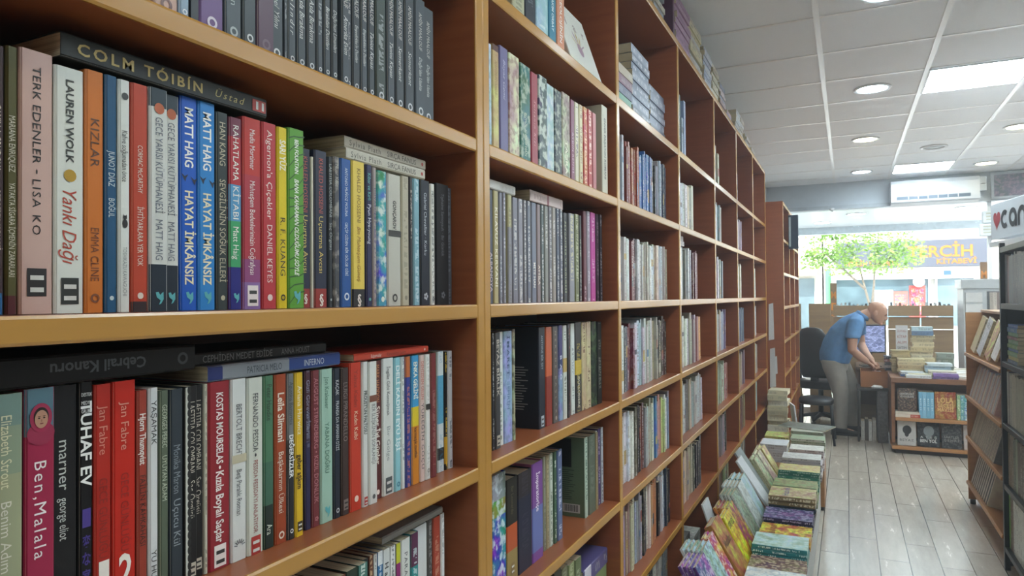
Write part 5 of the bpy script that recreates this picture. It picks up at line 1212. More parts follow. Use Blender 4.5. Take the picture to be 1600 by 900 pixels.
for k in range(4):
    m = MB(rotz(.4 * k)); m.mesh([(-.05, -.04, .004 * k + .001), (.05, -.035, .006 * k + .004), (.045, .04, .005 * k + .012), (-.04, .035, .006 * k + .002), (-.05, -.04, .004 * k + .003), (.05, -.035, .006 * k + .006), (.045, .04, .005 * k + .014), (-.04, .035, .006 * k + .004)], [(3, 2, 1, 0), (4, 5, 6, 7), (0, 1, 5, 4), (1, 2, 6, 5), (2, 3, 7, 6), (3, 0, 4, 7)], solid('white_paper', 'd8dade', .7)); m.build('sheet', t)

# shop-window displays: kraft-backed stands seen from behind
for k, (x0, x1) in enumerate(((-.06, .10), (.19, .435), (.465, 1.035), (1.06, 1.385), (1.40, 1.72))):
    t = thing('window_display', 'kraft-backed display stand in the shop window, %s' % ('narrow one by the deeper bookcase', 'tall one over the office chair', 'wide one behind the man\'s head', 'one behind the book piles', 'last one toward the white cabinet')[k], 'display stand', (x0, 9.42, 0), group='display stands in the window')
    W_ = x1 - x0
    if k < 2:
        m = MB(); m.rbox((0, 0, .25), (W_, .012, 1.40), BOARD, .002, 1); m.build('back_board', t)
        m = MB(); m.box((0, .0125, .0), (W_, .25, .25), BOARD); m.build('base', t)
    else:
        for q, (z0, z1) in enumerate(((1.25, 1.375), (1.10, 1.24), (.62, 1.09))):
            m = MB(); m.rbox((0, .012 * q, z0), (W_, .012 * q + .012, z1), BOARD, .002, 1); m.build('back_board', t)
            m = MB(); m.rbox((0, .012 * q + .0125, z0), (W_, .012 * q + .12, z0 + .015), BOARD, .002, 1); m.build('ledge', t)
        m = MB(); m.box((0, .037, 0), (W_, .25, .62), BOARD); m.build('base', t)
rnd = random.Random(21)
x = .50
while x < 1.69:
    if not 1.0 < x < 1.06 and not 1.34 < x < 1.405:
        spine_out(x, 9.45, 1.266, .022, rnd.uniform(.12, .15), .07, rnd.choice(['c8c8c4', '3a3c44', '8a5a54', 'b0b4b8', '5a6a7c']), ink='8a8a8a', greek=.3, label='small booklet top %s along over the kraft window stands' % ordinal(int((x - .5) / .045) + 1), group='booklets in the window stands')
    x += .045
t = thing('white_cabinet', 'pale grey metal cabinet with a shelf of spines behind the wooden rack', 'cabinet', (1.585, 7.0, 0))
# it stands behind the far end of the book table
t.location = (1.725, 8.7, 0)
m = MB(); m.rbox((0, 0, 0), (.55, .45, 1.56), GREYMETAL, .004); m.build('body', t)
m = MB(); m.rbox((-.02, -.02, 1.5605), (.57, .47, 1.66), GREYMETAL, .006); m.build('cornice', t)
for k in range(4):
    m = MB(); m.rbox((.02, -.012, 1.06 + k * .118), (.17, -.0005, 1.165 + k * .118), WHITE, .003); m.build('drawer', t)
m = MB(); m.box((.21, -.006, 1.1), (.53, -.0005, 1.53), solid('cabinet_hollow', '6c6e74', .6)); m.build('opening', t)
for k in range(9):
    add_book(T_(1.955 + k * .031, 8.671, 1.12) @ Matrix(((0, 1, 0, 0), (-1, 0, 0, 0), (0, 0, 1, 0), (0, 0, 0, 1))), .03, .40, .02, ['b0a8a0', 'c8c0b8', '8a7a74', 'b8b4bc', 'c0b0a0'][k % 5], ink='5a5a5a', greek=.4, label='tall spine, %s along in the pale metal cabinet' % ordinal(k + 1), group='spines in the pale cabinet')

# ================================================================== THE STREET OUTSIDE
ASPHALT = solid('pale_paving', 'c4c0b8', .8, vary=.08, scale=4)
m = MB(); m.box((-30, 12.6, -.16), (40, 60, -.06), ASPHALT); struct(m, 'street')
FAC = solid('facade_render', 'e2ddd4', .8, vary=.05, scale=2)
FY = 26.0
t = thing('street_shop_building', 'pale building across the street with a bookshop on its ground floor', 'building', (0, FY, 0))
m = MB(); m.box((-.1, .4, -.1), (5.6, 3, 9), FAC); m.build('wall', t)
m = MB()
for k in range(14): m.box((-.1, .37, 3.8 + k * .35), (5.6, .401, 3.82 + k * .35), solid('facade_groove', '9a968e', .8))
m.build('cladding_line', t)
m = MB(); m.box((.0, .1, 2.02), (5.3, .401, 2.395), solid('white_lintel', 'd4d4d2', .6)); m.build('lintel', t)
SHOPGLASS = solid('dark_shop_window', '5c7078', .12, vary=.4, scale=1.2)
for x0, x1 in ((.30, 3.0), (3.25, 4.25)):
    m = MB(); m.box((x0, .30, .5), (x1, .395, 2.02), SHOPGLASS); wdw = m.build('window', t)
    m = MB()
    for x in (x0 - .06, x1): m.box((x, .22, .3), (x + .06, .40, 2.02), ALU)
    m.build('window_frame', wdw)
m = MB(); m.box((-.1, .2, -.1), (5.6, .399, .5), solid('plinth_stone', '8c8c8a', .7)); m.build('plinth', t)
m = MB(); m.box((2.85, -.05, 3.6), (3.05, .3, 3.75), WHITE); m.build('ledge', t)
m = MB()
for a, b_ in (((3.2, 3.75), (4.0, 5.0)), ((4.0, 3.75), (3.2, 5.0))): m.tube([(a[0], .3, a[1]), (b_[0], .3, b_[1])], .03, ALU, n=6)
for x in (2.6, 2.8, 3.1, 4.1, 4.3): m.tube([(x, .3, 3.6), (x, .3, 6)], .04, ALU, n=6)
m.build('scaffold_bar', t)
t = thing('shop_sign', 'grey fascia sign with golden capitals over the shop across the street', 'sign', (.30, FY, 2.40))
m = MB(); m.rbox((0, 0, 0), (4.35, .28, .86), solid('sign_board_grey', '4c505c', .5, vary=.05), .01); m.build('board', t)
GOLD = solid('golden_letters', 'b0680e', .45, vary=.04)
m = MB(); put_text(m, 'TERCİH', (2.12, -.01, .50), (1, 0, 0), (0, 0, 1), 1.78, .37, 'e0a030', True, mat=GOLD, fit=True); m.build('lettering', t)
m = MB(); put_text(m, 'KİTABEVİ', (2.92, -.01, .17), (1, 0, 0), (0, 0, 1), 1.08, .16, 'e0a030', True, mat=GOLD, fit=True); m.build('lettering', t)
m = MB(); put_text(m, 'TERCİH KİTABEVİ', (.25, -.01, .15), (1, 0, 0), (0, 0, 1), 1.6, .16, 'e0a030', True, mat=GOLD); m.build('lettering', t)
for x, z, w_, h_, c, i, s in ((1.45, 1.05, .55, .62, 'c8ccd0', 'b04a3a', 'pale notice in the window across the street'), (2.0, 1.12, .42, .5, 'b85a50', 'e0d8d0', 'red and white notice in the window across the street'), (2.46, .75, .46, 1.05, 'b8443c', 'e8dcd8', 'tall red poster in the window across the street')):
    t = thing('window_poster', s, 'poster', (x, FY + .29, z))
    m = MB(); m.rbox((0, -.006, 0), (w_, .006, h_), solid('poster_%s' % c, c, .6), .002, 1); m.build('sheet', t)
    m = MB(); m.face([(.05, -.008, .08), (w_ - .05, -.008, .08), (w_ - .05, -.008, h_ - .1), (.05, -.008, h_ - .1)], COVER, lin(c), lin(i), (0, .35, .42, .2), [(0, 0), (.12, 0), (.12, .2), (0, .2)]); m.build('print', t)
t = thing('round_sign', 'white round sign in the shop window across the street', 'sign', (2.72, FY + .05, 1.92))
m = MB(Matrix.Rotation(math.pi / 2, 4, 'X')); m.lathe([(.001, 0), (.17, 0), (.17, .02), (.001, .02)], WHITE, n=24); m.build('disc', t)
t = thing('house_plate', 'small blue house number plate above the shop window', 'plate', (3.42, FY + .07, 2.13))
m = MB(); m.rbox((0, 0, 0), (.2, .02, .14), solid('plate_blue', '3a5a9a', .4), .004); m.build('plate', t)
t = thing('street_building', 'pale building with a striped awning to the side of the shop across the street', 'building', (-6, FY, 0))
m = MB(); m.box((0, .5, -.1), (5.85, 3, 9), FAC); m.build('wall', t)
m = MB()
for k in range(16): m.box((0, .46, 2.6 + k * .3), (5.85, .501, 2.62 + k * .3), solid('facade_groove', '9a968e', .8))
m.build('cladding_line', t)
m = MB(); m.box((4.4, .42, .2), (5.6, .499, 2.1), SHOPGLASS); m.build('window', t)
m = MB()
for k in range(16):
    m.mesh([(3.9 + k * .12, -.2, 2.18), (4.02 + k * .12, -.2, 2.18), (4.02 + k * .12, .45, 2.5), (3.9 + k * .12, .45, 2.5)], [(0, 1, 2, 3)], solid('awning_%d' % (k % 2), ['b8a890', '8a7a68'][k % 2], .7))
m.build('awning', t)
t = thing('green_post', 'green painted post between the two buildings across the street', 'post', (-.03, FY - .3, 0))
m = MB(); m.rbox((0, 0, -.06), (.17, .2, 2.4), solid('green_paint', '5aa06a', .5), .01); m.build('column', t)
t = thing('white_post', 'white round post beside the green one across the street', 'post', (.24, FY - .6, -.06))
m = MB(); m.lathe([(.05, 0), (.05, 2.5), (.06, 2.5), (.001, 2.56)], WHITE, n=16); m.build('column', t)
for x, y, z0, z1, s in ((.40, 11.2, .9, 1.68, 'orange vertical lettered sign outside, left of the man\'s head'.replace('left of', 'behind')), (2.30, 11.6, 1.55, 1.95, 'orange vertical lettered sign outside near the hanging sign')):
    t = thing('pole_sign', s, 'sign', (x, y, 0), group='orange signs outside')
    m = MB(); m.rbox((0, 0, z0), (.085, .03, z1), solid('sign_brown', '8a6a4a', .5), .003); m.build('board', t)
    for k, ch in enumerate('MT' if z1 > 1.7 and z0 > 1 else 'METE'):
        m = MB(); put_text(m, ch, (.012, -.002, z1 - .17 - k * .17), (1, 0, 0), (0, 0, 1), .062, .11, 'e8902c', True, mat=solid('orange_letter', 'e08a28', .5)); m.build('lettering', t)
    m = MB(); m.tube([(.04, .02, 0), (.04, .02, z0)], .012, GREYMETAL, n=8); m.build('pole', t)
# street tree
t = thing('street_tree', 'small bright green tree on the pavement outside the window', 'tree', (1.12, 18, -.06))
BARK = solid('bark', '7a7064', .85, vary=.25, scale=12)
m = MB()
m.tube([(0, 0, 0), (.02, 0, .7), (.0, 0, 1.25)], [.06, .05, .045], BARK, n=10)
for p in ([(0, 0, 1.2), (-.12, .05, 1.7), (-.25, .1, 2.3), (-.5, .1, 2.8)], [(0, 0, 1.2), (.06, 0, 1.8), (.1, 0, 2.5), (.2, 0, 3.1)], [(-.12, .05, 1.7), (-.6, 0, 2.2), (-1.0, 0, 2.6)], [(.1, 0, 2.2), (.5, .1, 2.5), (.8, .1, 2.6)]):
    m.tube(p, [.03, .024, .016, .009][:len(p)], BARK, n=8)
m.build('trunk', t)
def leaf_mat():
    m, nt, b = new_mat('tree_leaves')
    b.inputs['Base Color'].default_value = lin('7fa848'); b.inputs['Roughness'].default_value = .5
    tc = N(nt, 'ShaderNodeTexCoord'); nz = N(nt, 'ShaderNodeTexNoise'); nz.inputs['Scale'].default_value = 4; nt.links.new(tc.outputs['Object'], nz.inputs['Vector'])
    r = N(nt, 'ShaderNodeValToRGB'); r.color_ramp.elements[0].color = lin('5c8a34'); r.color_ramp.elements[1].color = lin('b0c870'); r.color_ramp.elements[0].position = .35; r.color_ramp.elements[1].position = .65
    nt.links.new(nz.outputs[0], r.inputs[0]); nt.links.new(r.outputs[0], b.inputs['Base Color'])
    tr = N(nt, 'ShaderNodeBsdfTranslucent'); nt.links.new(r.outputs[0], tr.inputs[0]); mx = N(nt, 'ShaderNodeMixShader'); mx.inputs[0].default_value = .45
    nt.links.new(b.outputs[0], mx.inputs[1]); nt.links.new(tr.outputs[0], mx.inputs[2]); nt.links.new(mx.outputs[0], nt.nodes['Material Output'].inputs[0])
    return m
LEAF = leaf_mat()
m = MB(); rnd = random.Random(3)
clumps = [(-.95, 0, 2.75, .5), (-.5, .1, 3.0, .55), (0, -.1, 3.1, .6), (.45, .1, 2.95, .5), (.75, 0, 2.5, .4), (-.1, 0, 2.45, .5), (.35, -.1, 2.35, .42), (-.65, 0, 2.35, .4), (-1.2, .1, 2.45, .3), (.1, 0, 3.4, .45), (-.8, 0, 3.2, .4)]
for cx, cy, cz, r in clumps:
    for k in range(330):
        while True:
            d = Vector((rnd.uniform(-1, 1), rnd.uniform(-1, 1), rnd.uniform(-.8, .8)))
            if .3 < d.length < 1: break
        p = Vector((cx, cy, cz)) + d * r; a = Vector((rnd.uniform(-1, 1), rnd.uniform(-1, 1), rnd.uniform(-.6, .4))).normalized(); b_ = a.cross(Vector((rnd.uniform(-1, 1), rnd.uniform(-1, 1), 1))).normalized()
        L_ = rnd.uniform(.07, .12); q = L_ * .32
        m.mesh([tuple(p), tuple(p + a * L_ * .5 + b_ * q), tuple(p + a * L_), tuple(p + a * L_ * .5 - b_ * q)], [(0, 1, 2, 3)], LEAF)
m.build('foliage', t)

# ================================================================== THE MAN
def union(name, mb, mat_fn, voxel, parent, smooth=3):
    """grow one continuous skin over the lofted limbs, then give faces their material by place"""
    o = mb.build(name)
    md = o.modifiers.new('r', 'REMESH'); md.mode = 'VOXEL'; md.voxel_size = voxel
    ms = o.modifiers.new('s', 'SMOOTH'); ms.factor = .5; ms.iterations = smooth
    dg = bpy.context.evaluated_depsgraph_get(); me = bpy.data.meshes.new_from_object(o.evaluated_get(dg))
    o.modifiers.clear(); o.data = me; me.materials.clear()
    mats = []
    idx = []
    for p in me.polygons:
        mt = mat_fn(p.center)
        if mt not in mats: mats.append(mt)
        idx.append(mats.index(mt))
    for q in mats: me.materials.append(q)
    me.polygons.foreach_set('material_index', idx); me.polygons.foreach_set('use_smooth', [True] * len(me.polygons)); me.update()
    o.name = name; o.parent = parent
    return o
def limb(m, path, mat, n=16):
    """path: (x, y, z, half-depth in the walking plane, half-width across)"""
    P = [Vector(p[:3]) for p in path]; rings = []
    for i, p in enumerate(P):
        d = (P[min(i + 1, len(P) - 1)] - P[max(i - 1, 0)]).normalized()
        side = (Vector((0, 1, 0)) - d * d.y).normalized() if abs(d.y) < .95 else Vector((1, 0, 0))
        nrm = d.cross(side).normalized()
        a, b = path[i][3], path[i][4]
        rings.append([tuple(p + nrm * a * math.cos(q) + side * b * math.sin(q)) for q in [2 * math.pi * k / n for k in range(n)]])
    m.loft(rings, mat)
man = thing('person', 'bald man in a blue polo shirt and grey trousers bending over the open cardboard box', 'person', (.50, 8.42, 0))
SKIN = solid('skin', 'c4967e', .5, vary=.06, scale=30); SHIRT = solid('blue_polo', '5585b8', .85, vary=.08, scale=25); TROUS = solid('grey_trousers', '98938c', .85, vary=.1, scale=18); SHOE = solid('black_shoe', '1a1a1c', .55, vary=.1)
ox, oy = .50, 0.0
def X_(p): return [(q[0] - ox,) + tuple(q[1:]) for q in p]
body = MB()
# trunk inside the clothes, neck and skull
limb(body, X_([(.475, 0, .80, .10, .12), (.52, 0, .95, .11, .13), (.60, 0, 1.10, .11, .14), (.68, 0, 1.21, .09, .13), (.735, 0, 1.262, .06, .08), (.785, 0, 1.285, .056, .058), (.83, 0, 1.305, .055, .055)]), SKIN)
fd = Vector((.90, 0, -.43)).normalized(); ud = Vector((.43, 0, .90)).normalized(); hc = Vector((.905 - ox, 0, 1.318))
rings = []
for u_, f0, f1, w_ in ((-.108, .030, .085, .030), (-.092, -.005, .092, .046), (-.07, -.045, .094, .058), (-.045, -.075, .098, .066), (-.015, -.092, .096, .072), (.015, -.1, .098, .075), (.045, -.1, .094, .075), (.07, -.092, .08, .069), (.092, -.07, .055, .054), (.106, -.035, .022, .030), (.110, -.01, 0, .006)):
    c_ = hc + ud * u_ + fd * (f0 + f1) / 2; a_ = (f1 - f0) / 2
    rings.append([tuple(c_ + fd * a_ * math.cos(q) + Vector((0, 1, 0)) * w_ * math.sin(q)) for q in [2 * math.pi * k / 24 for k in range(24)]])
body.loft(rings, SKIN)
def blob(m, c, r, mat=SKIN, n=10):
    c = Vector(c); m.loft([[tuple(c + fd * r[0] * math.sin(t_) * math.cos(q) + Vector((0, 1, 0)) * r[1] * math.sin(t_) * math.sin(q) + ud * r[2] * math.cos(t_)) for q in [2 * math.pi * k / n for k in range(n)]] for t_ in [.05 + (math.pi - .1) * i / 7 for i in range(8)]], mat)
blob(body, hc + fd * .105 - ud * .022, (.02, .014, .026)); blob(body, hc + fd * .108 - ud * .034, (.014, .017, .012))     # nose
blob(body, hc + fd * .09 + ud * .018, (.014, .05, .012))                                                                      # brow
blob(body, hc + fd * .088 - ud * .098, (.018, .03, .018))                                                                     # chin
blob(body, hc + fd * .094 - ud * .066, (.010, .026, .007)); blob(body, hc + fd * .093 - ud * .076, (.010, .024, .007))      # lips
for s in (-1, 1): blob(body, hc - fd * .012 - ud * .022 + Vector((0, s * .079, 0)), (.021, .013, .033))                      # ears
# arms: near (s=-1) and far
ARMS = {-1: [(.70, -.17, 1.20), (.665, -.245, 1.06), (.662, -.262, .925), (.735, -.21, .85), (.80, -.165, .80)],
        1: [(.72, .17, 1.20), (.735, .235, 1.07), (.755, .24, .95), (.80, .06, .86), (.85, -.055, .80)]}
for s, p in ARMS.items():
    r = (.062, .054, .046, .042, .032)
    limb(body, X_([q + (a, a * .95) for q, a in zip(p, r)]), SKIN, 12)
    # hand: palm, four fingers, thumb, curled down into the box
    w0 = Vector(p[-1]) - Vector((ox, 0, 0)); d = (Vector(p[-1]) - Vector(p[-2])).normalized(); d = (d + Vector((.25, 0, -.35))).normalized()
    across_ = d.cross(Vector((0, 0, 1))).normalized(); nrm = across_.cross(d).normalized()
    limb(body, [tuple(w0 - d * .01) + (.024, .028), tuple(w0 + d * .03) + (.018, .038), tuple(w0 + d * .075) + (.016, .042), tuple(w0 + d * .092) + (.012, .038)], SKIN, 12)
    for k, (off, L_) in enumerate(((-.031, .066), (-.0105, .076), (.0105, .072), (.031, .056))):
        b0 = w0 + d * .08 + across_ * off; e1 = b0 + d * L_ * .45 - nrm * L_ * .15; e2 = e1 + d * L_ * .25 - nrm * L_ * .28; e3 = e2 + d * L_ * .02 - nrm * L_ * .3
        body.tube([b0, e1, e2, e3], [.0095, .009, .008, .006], SKIN, n=8)
    tb = w0 + d * .025 + across_ * (.03 * -s) ; body.tube([tb, tb + d * .03 + across_ * (-s) * .022 - nrm * .012, tb + d * .058 + across_ * (-s) * .020 - nrm * .03], [.013, .0105, .007], SKIN, n=8)
# lower legs inside trousers
LEGS = {-1: [(.475, -.095, .80), (.515, -.10, .62), (.545, -.10, .44), (.545, -.10, .26), (.53, -.10, .09)],
        1: [(.53, .095, .80), (.60, .10, .62), (.66, .10, .44), (.665, .105, .26), (.66, .11, .09)]}
for s, p in LEGS.items():
    limb(body, X_([q + (a, a) for q, a in zip(p, (.085, .075, .058, .052, .04))]), SKIN, 12)
    x, y, z = p[-1]; limb(body, X_([(x - .04, y, .07, .03, .03), (x + .03, y, .055, .03, .036), (x + .14, y, .035, .022, .038)]), SKIN, 12)
EYE = solid('dark_eye', '2a211d', .3); BROWC = solid('lip_tone', '9a6a5c', .5)
def skin_at(c):
    q = Vector(c) - hc; f_, u_, y_ = q.dot(fd), q.dot(ud), abs(q.y)
    if f_ > .085 and abs(u_ + .071) < .004 and y_ < .022: return BROWC
    return SKIN
union('body', body, skin_at, .006, man, 2)
for s in (-1, 1):      # eyes looking down into the box
    m = MB(); blob(m, hc + fd * .0845 + ud * .001 + Vector((0, s * .031, 0)), (.010, .0125, .0065), EYE); m.build('eye', man)
    m = MB(); blob(m, hc + fd * .0945 + ud * .021 + Vector((0, s * .031, 0)), (.006, .019, .0035), solid('grey_stubble', 'a98672', .8)); m.build('eyebrow', man)
# shirt
sh = MB()
limb(sh, X_([(.485, 0, .775, .150, .185), (.492, 0, .84, .162, .19), (.53, 0, .95, .168, .195), (.59, 0, 1.07, .160, .20), (.65, 0, 1.16, .135, .195), (.70, 0, 1.225, .098, .165), (.745, 0, 1.265, .072, .09), (.775, 0, 1.283, .064, .066)]), SHIRT, 24)
for s, p in ARMS.items():
    a, b, c = Vector(p[0]), Vector(p[1]), Vector(p[2])
    limb(sh, X_([tuple(a + (a - b) * .35 + Vector((0, -s * .05, 0))) + (.07, .07), tuple(a) + (.085, .078), tuple(a.lerp(b, .55)) + (.078, .072), tuple(b) + (.074, .069), tuple(b.lerp(c, .12)) + (.072, .067)]), SHIRT, 16)
union('shirt', sh, lambda c: SHIRT, .009, man, 3)
m = MB(); limb(m, X_([(.752, 0, 1.262, .078, .088), (.772, 0, 1.292, .073, .076), (.778, 0, 1.30, .066, .068)]), SHIRT, 20); m.build('collar', man)
# trousers
tr = MB()
limb(tr, X_([(.50, 0, .87, .135, .165), (.485, 0, .80, .145, .178), (.50, 0, .72, .13, .17), (.515, 0, .66, .10, .15)]), TROUS, 24)
for s, p in LEGS.items():
    limb(tr, X_([(q[0], q[1], z_) + (a, b) for q, z_, a, b in zip([p[0], p[0], p[1], p[2], p[3], p[4]], (.80, .74, .60, .44, .26, .075), (.115, .112, .098, .082, .074, .072), (.095, .095, .088, .08, .074, .072))]), TROUS, 18)
union('trousers', tr, lambda c: TROUS, .009, man, 3)
for s, p in LEGS.items():
    x, y, z = p[-1]; x -= ox
    m = MB(); rings = []
    for dx, a, h_ in ((-.085, .025, .05), (-.075, .038, .085), (-.03, .042, .10), (.03, .044, .095), (.08, .048, .07), (.14, .05, .055), (.19, .042, .042), (.215, .02, .025)):
        rings.append([(x + dx, y + a * math.cos(q), max(.0, h_ / 2 + h_ / 2 * math.sin(q))) for q in [2 * math.pi * k / 16 for k in range(16)]])
    m.loft(rings, SHOE); sh_ = m.build('shoe', man)
    m = MB(); m.loft([[(x + dx, y - a, z0), (x + dx, y + a, z0), (x + dx, y + a, z0 + .016), (x + dx, y - a, z0 + .016)] for dx, a, z0 in ((-.088, .03, 0), (-.06, .044, 0), (.08, .05, 0), (.15, .05, 0), (.21, .026, 0))], solid('shoe_sole', '2a2a2c', .7), smooth=False); m.build('sole', sh_)

# ================================================================== MAKE THE BOOKS
def quad_area(P):
    Q = [project(p) for p in P]
    Q = [(min(max(x, 0), 1600), min(max(y, 0), 900)) for x, y in Q]
    return abs(sum(Q[i][0] * Q[(i + 1) % 4][1] - Q[(i + 1) % 4][0] * Q[i][1] for i in range(4))) / 2
def shown_area(b):
    M, t, h, w = b['M'], b['t'], b['h'], b['w']
    tot = 0
    for F, nrm in (([(0, 0, 0), (0, t, 0), (0, t, h), (0, 0, h)], (1, 0, 0)), ([(0, t, 0), (-w, t, 0), (-w, t, h), (0, t, h)], (0, 1, 0)), ([(0, 0, 0), (-w, 0, 0), (-w, 0, h), (0, 0, h)], (0, -1, 0))):
        P = [M @ Vector(p) for p in F]; nv = M.to_3x3() @ Vector(nrm)
        if nv.dot(CAM - P[0]) <= 0: continue
        f = 1.0 if nrm[0] else b.get('face', .0)
        tot += quad_area(P) * f
    return tot
for k, b in enumerate(BOOKS):
    o = b['o']; b['seed'] = (k * .6180339) % 1
    open_cover = o.get('cov') and (o.get('title') or o.get('flower') or o.get('head') or b['group'] in (LT, LN, FT, RGR))
    b['face'] = .8 if open_cover and b['group'] != LN else .5 if open_cover else 0
    b['area'] = shown_area(b)
order = sorted(range(len(BOOKS)), key=lambda k: -BOOKS[k]['area'])
KEEP = set(order[:300])

LOGO = {}
def put_logo(mb, o, t, h, ink, b_col='1d1d1f'):
    e = .0006
    def YZ(v): return Vector((e, t / 2, h * (1 - v)))
    ay, az = Vector((0, 1, 0)), Vector((0, 0, 1))
    if 'logo' in o:
        v, kind = o['logo']; c = YZ(v); s = min(t * .3, .0085)
        col = ink
        if kind == 'boxr' or kind == 'dotr': col = 'b03a34'
        if kind == 'sect': put_text(mb, '§', c - ay * s * .55 - az * s * .9, ay, az, s * 1.1, s * 1.7, 'f0e4dc', True)
        elif kind in ('box', 'boxr'):
            flat(mb, [c + ay * x + az * z for x, z in ((-s, -s * 1.5), (s, -s * 1.5), (s, s * 1.5), (-s, s * 1.5))], col)
            i2 = 'd8d8d4' if sum(int(col[i:i + 2], 16) for i in (0, 2, 4)) < 380 else '303030'
            for q in range(2): flat(mb, [c + Vector((e * .6, 0, 0)) + ay * x + az * (z + (q - .5) * s * 1.3) for x, z in ((-s * .7, -s * .4), (s * .7, -s * .4), (s * .7, s * .1), (-s * .7, s * .1))], i2)
        elif kind in ('ring', 'ringd'): ring(mb, c, ay, az, s * .8, s * .45, col)
        elif kind in ('dot', 'dotr'): disc(mb, c, ay, az, s * .6, col)
        elif kind == 'leaf':
            flat(mb, [c + ay * x * s + az * z * s for x, z in ((-.7, .9), (-.2, 1.0), (.1, .5), (.7, 1.0), (.75, -.2), (.3, -.9), (-.1, -1.1), (.2, -.4), (-.5, .1))], '5ab0b8')
        elif kind == 'flower':
            for q in range(5): disc(mb, c + ay * s * .5 * math.cos(q * 1.257) + az * s * .5 * math.sin(q * 1.257), ay, az, s * .3, col, 8)
        elif kind == 'sun':
            for q in range(7):
                a = math.pi * (q + .5) / 7; p = ay * math.cos(a) + az * math.sin(a); n_ = ay * -math.sin(a) + az * math.cos(a)
                flat(mb, [c + p * s * .5 - n_ * s * .08, c + p * s * 1.2 - n_ * s * .08, c + p * s * 1.2 + n_ * s * .08, c + p * s * .5 + n_ * s * .08], col)
    if 'dot' in o: disc(mb, YZ(o['dot'][0]), ay, az, min(t * .3, .006), o['dot'][1])
    if 'bird' in o:
        for q in (-.28, .28):
            c = YZ(o['bird'][0] + q * .02) + ay * t * q
            flat(mb, [c + ay * x * .004 + az * z * .004 for x, z in ((-1.2, 1.2), (0, .35), (1.2, 1.0), (.5, -.1), (.2, -1.2), (-.4, -.2))], o['bird'][1])
    if 'cat' in o:
        c = YZ(o['cat'][0]); disc(mb, c, ay, az, t * .24, o['cat'][1], r2=t * .36); disc(mb, c + az * t * .5, ay, az, t * .17, o['cat'][1])
        for q in (-1, 1): flat(mb, [c + az * t * .6 + ay * q * t * .03, c + az * t * .78 + ay * q * t * .14, c + az * t * .55 + ay * q * t * .16], o['cat'][1])
    if 'bar' in o:
        v, c = o['bar']; z = h * (1 - v); flat(mb, [(e, .0005, z - .005), (e, t - .0005, z - .005), (e, t - .0005, z + .005), (e, .0005, z + .005)], c)
    if 'num' in o:
        put_text(mb, o['num'][0], (e, t * .22, h * (1 - o['num'][1])), ay, az, t * .6, .034, ink, True)
    if 'toplines' in o:
        for q, s in enumerate(('DESTEK', 'MEDYA', 'GRUBU')): put_text(mb, s, (e, t * .12, h - .012 - q * .008), ay, az, t * .76, .005, ink)
    if 'wave' in o:
        n = 26
        flat(mb, [(e, .0004, .001), (e, t * .34, .001), (e, t * .34, h - .001), (e, .0004, h - .001)], o['wave'])
        for q in range(n): disc(mb, (e + .00005, t * .30, h * (q + .5) / n), ay, az, t * .15, b_col, 10, r2=h / n * .56)
    if 'stripes' in o:
        for q in range(15):
            z = h * (.02 + q * .064)
            P = [(e * .6, t * u_, z + .016 * u_ + .005 * math.sin(3 * u_ + q)) for u_ in (0, .33, .66, 1)]
            if P[-1][2] < h: mb.mesh(P + [(p[0], p[1], p[2] + .0018) for p in P], [(i, i + 1, 5 + i, 4 + i) for i in range(3)], INK, col=lin(o['stripes']))
    if 'portrait' in o:    # woman in a crimson headscarf, printed on the spine
        c = Vector((e, t * .5, h * .885)); s = t * .5; q = Vector((.00025, 0, 0))
        disc(mb, c - az * s * 1.05, ay, az, s * .92, '96284a', r2=s * .8, n=24)
        disc(mb, c + q + az * s * .04, ay, az, s * .74, 'a02a4e', r2=s * 1.0, n=24)
        disc(mb, c + q * 2 + az * s * .10, ay, az, s * .50, '2a1c1a', r2=s * .66, n=22)
        disc(mb, c + q * 3 - az * s * .06, ay, az, s * .44, 'b98a72', r2=s * .62, n=22)
        for d_ in (-.17, .17):
            disc(mb, c + q * 4 + ay * s * d_ + az * s * .02, ay, az, s * .075, '2a1c1a', 10, r2=s * .05)
            disc(mb, c + q * 4 + ay * s * d_ + az * s * .14, ay, az, s * .11, '3a2620', 10, r2=s * .02)
        disc(mb, c + q * 4 - az * s * .36, ay, az, s * .13, '8a4a48', 10, r2=s * .045)
        disc(mb, c + q * 4 - az * s * .16, ay, az, s * .05, 'a2745e', 10, r2=s * .1)

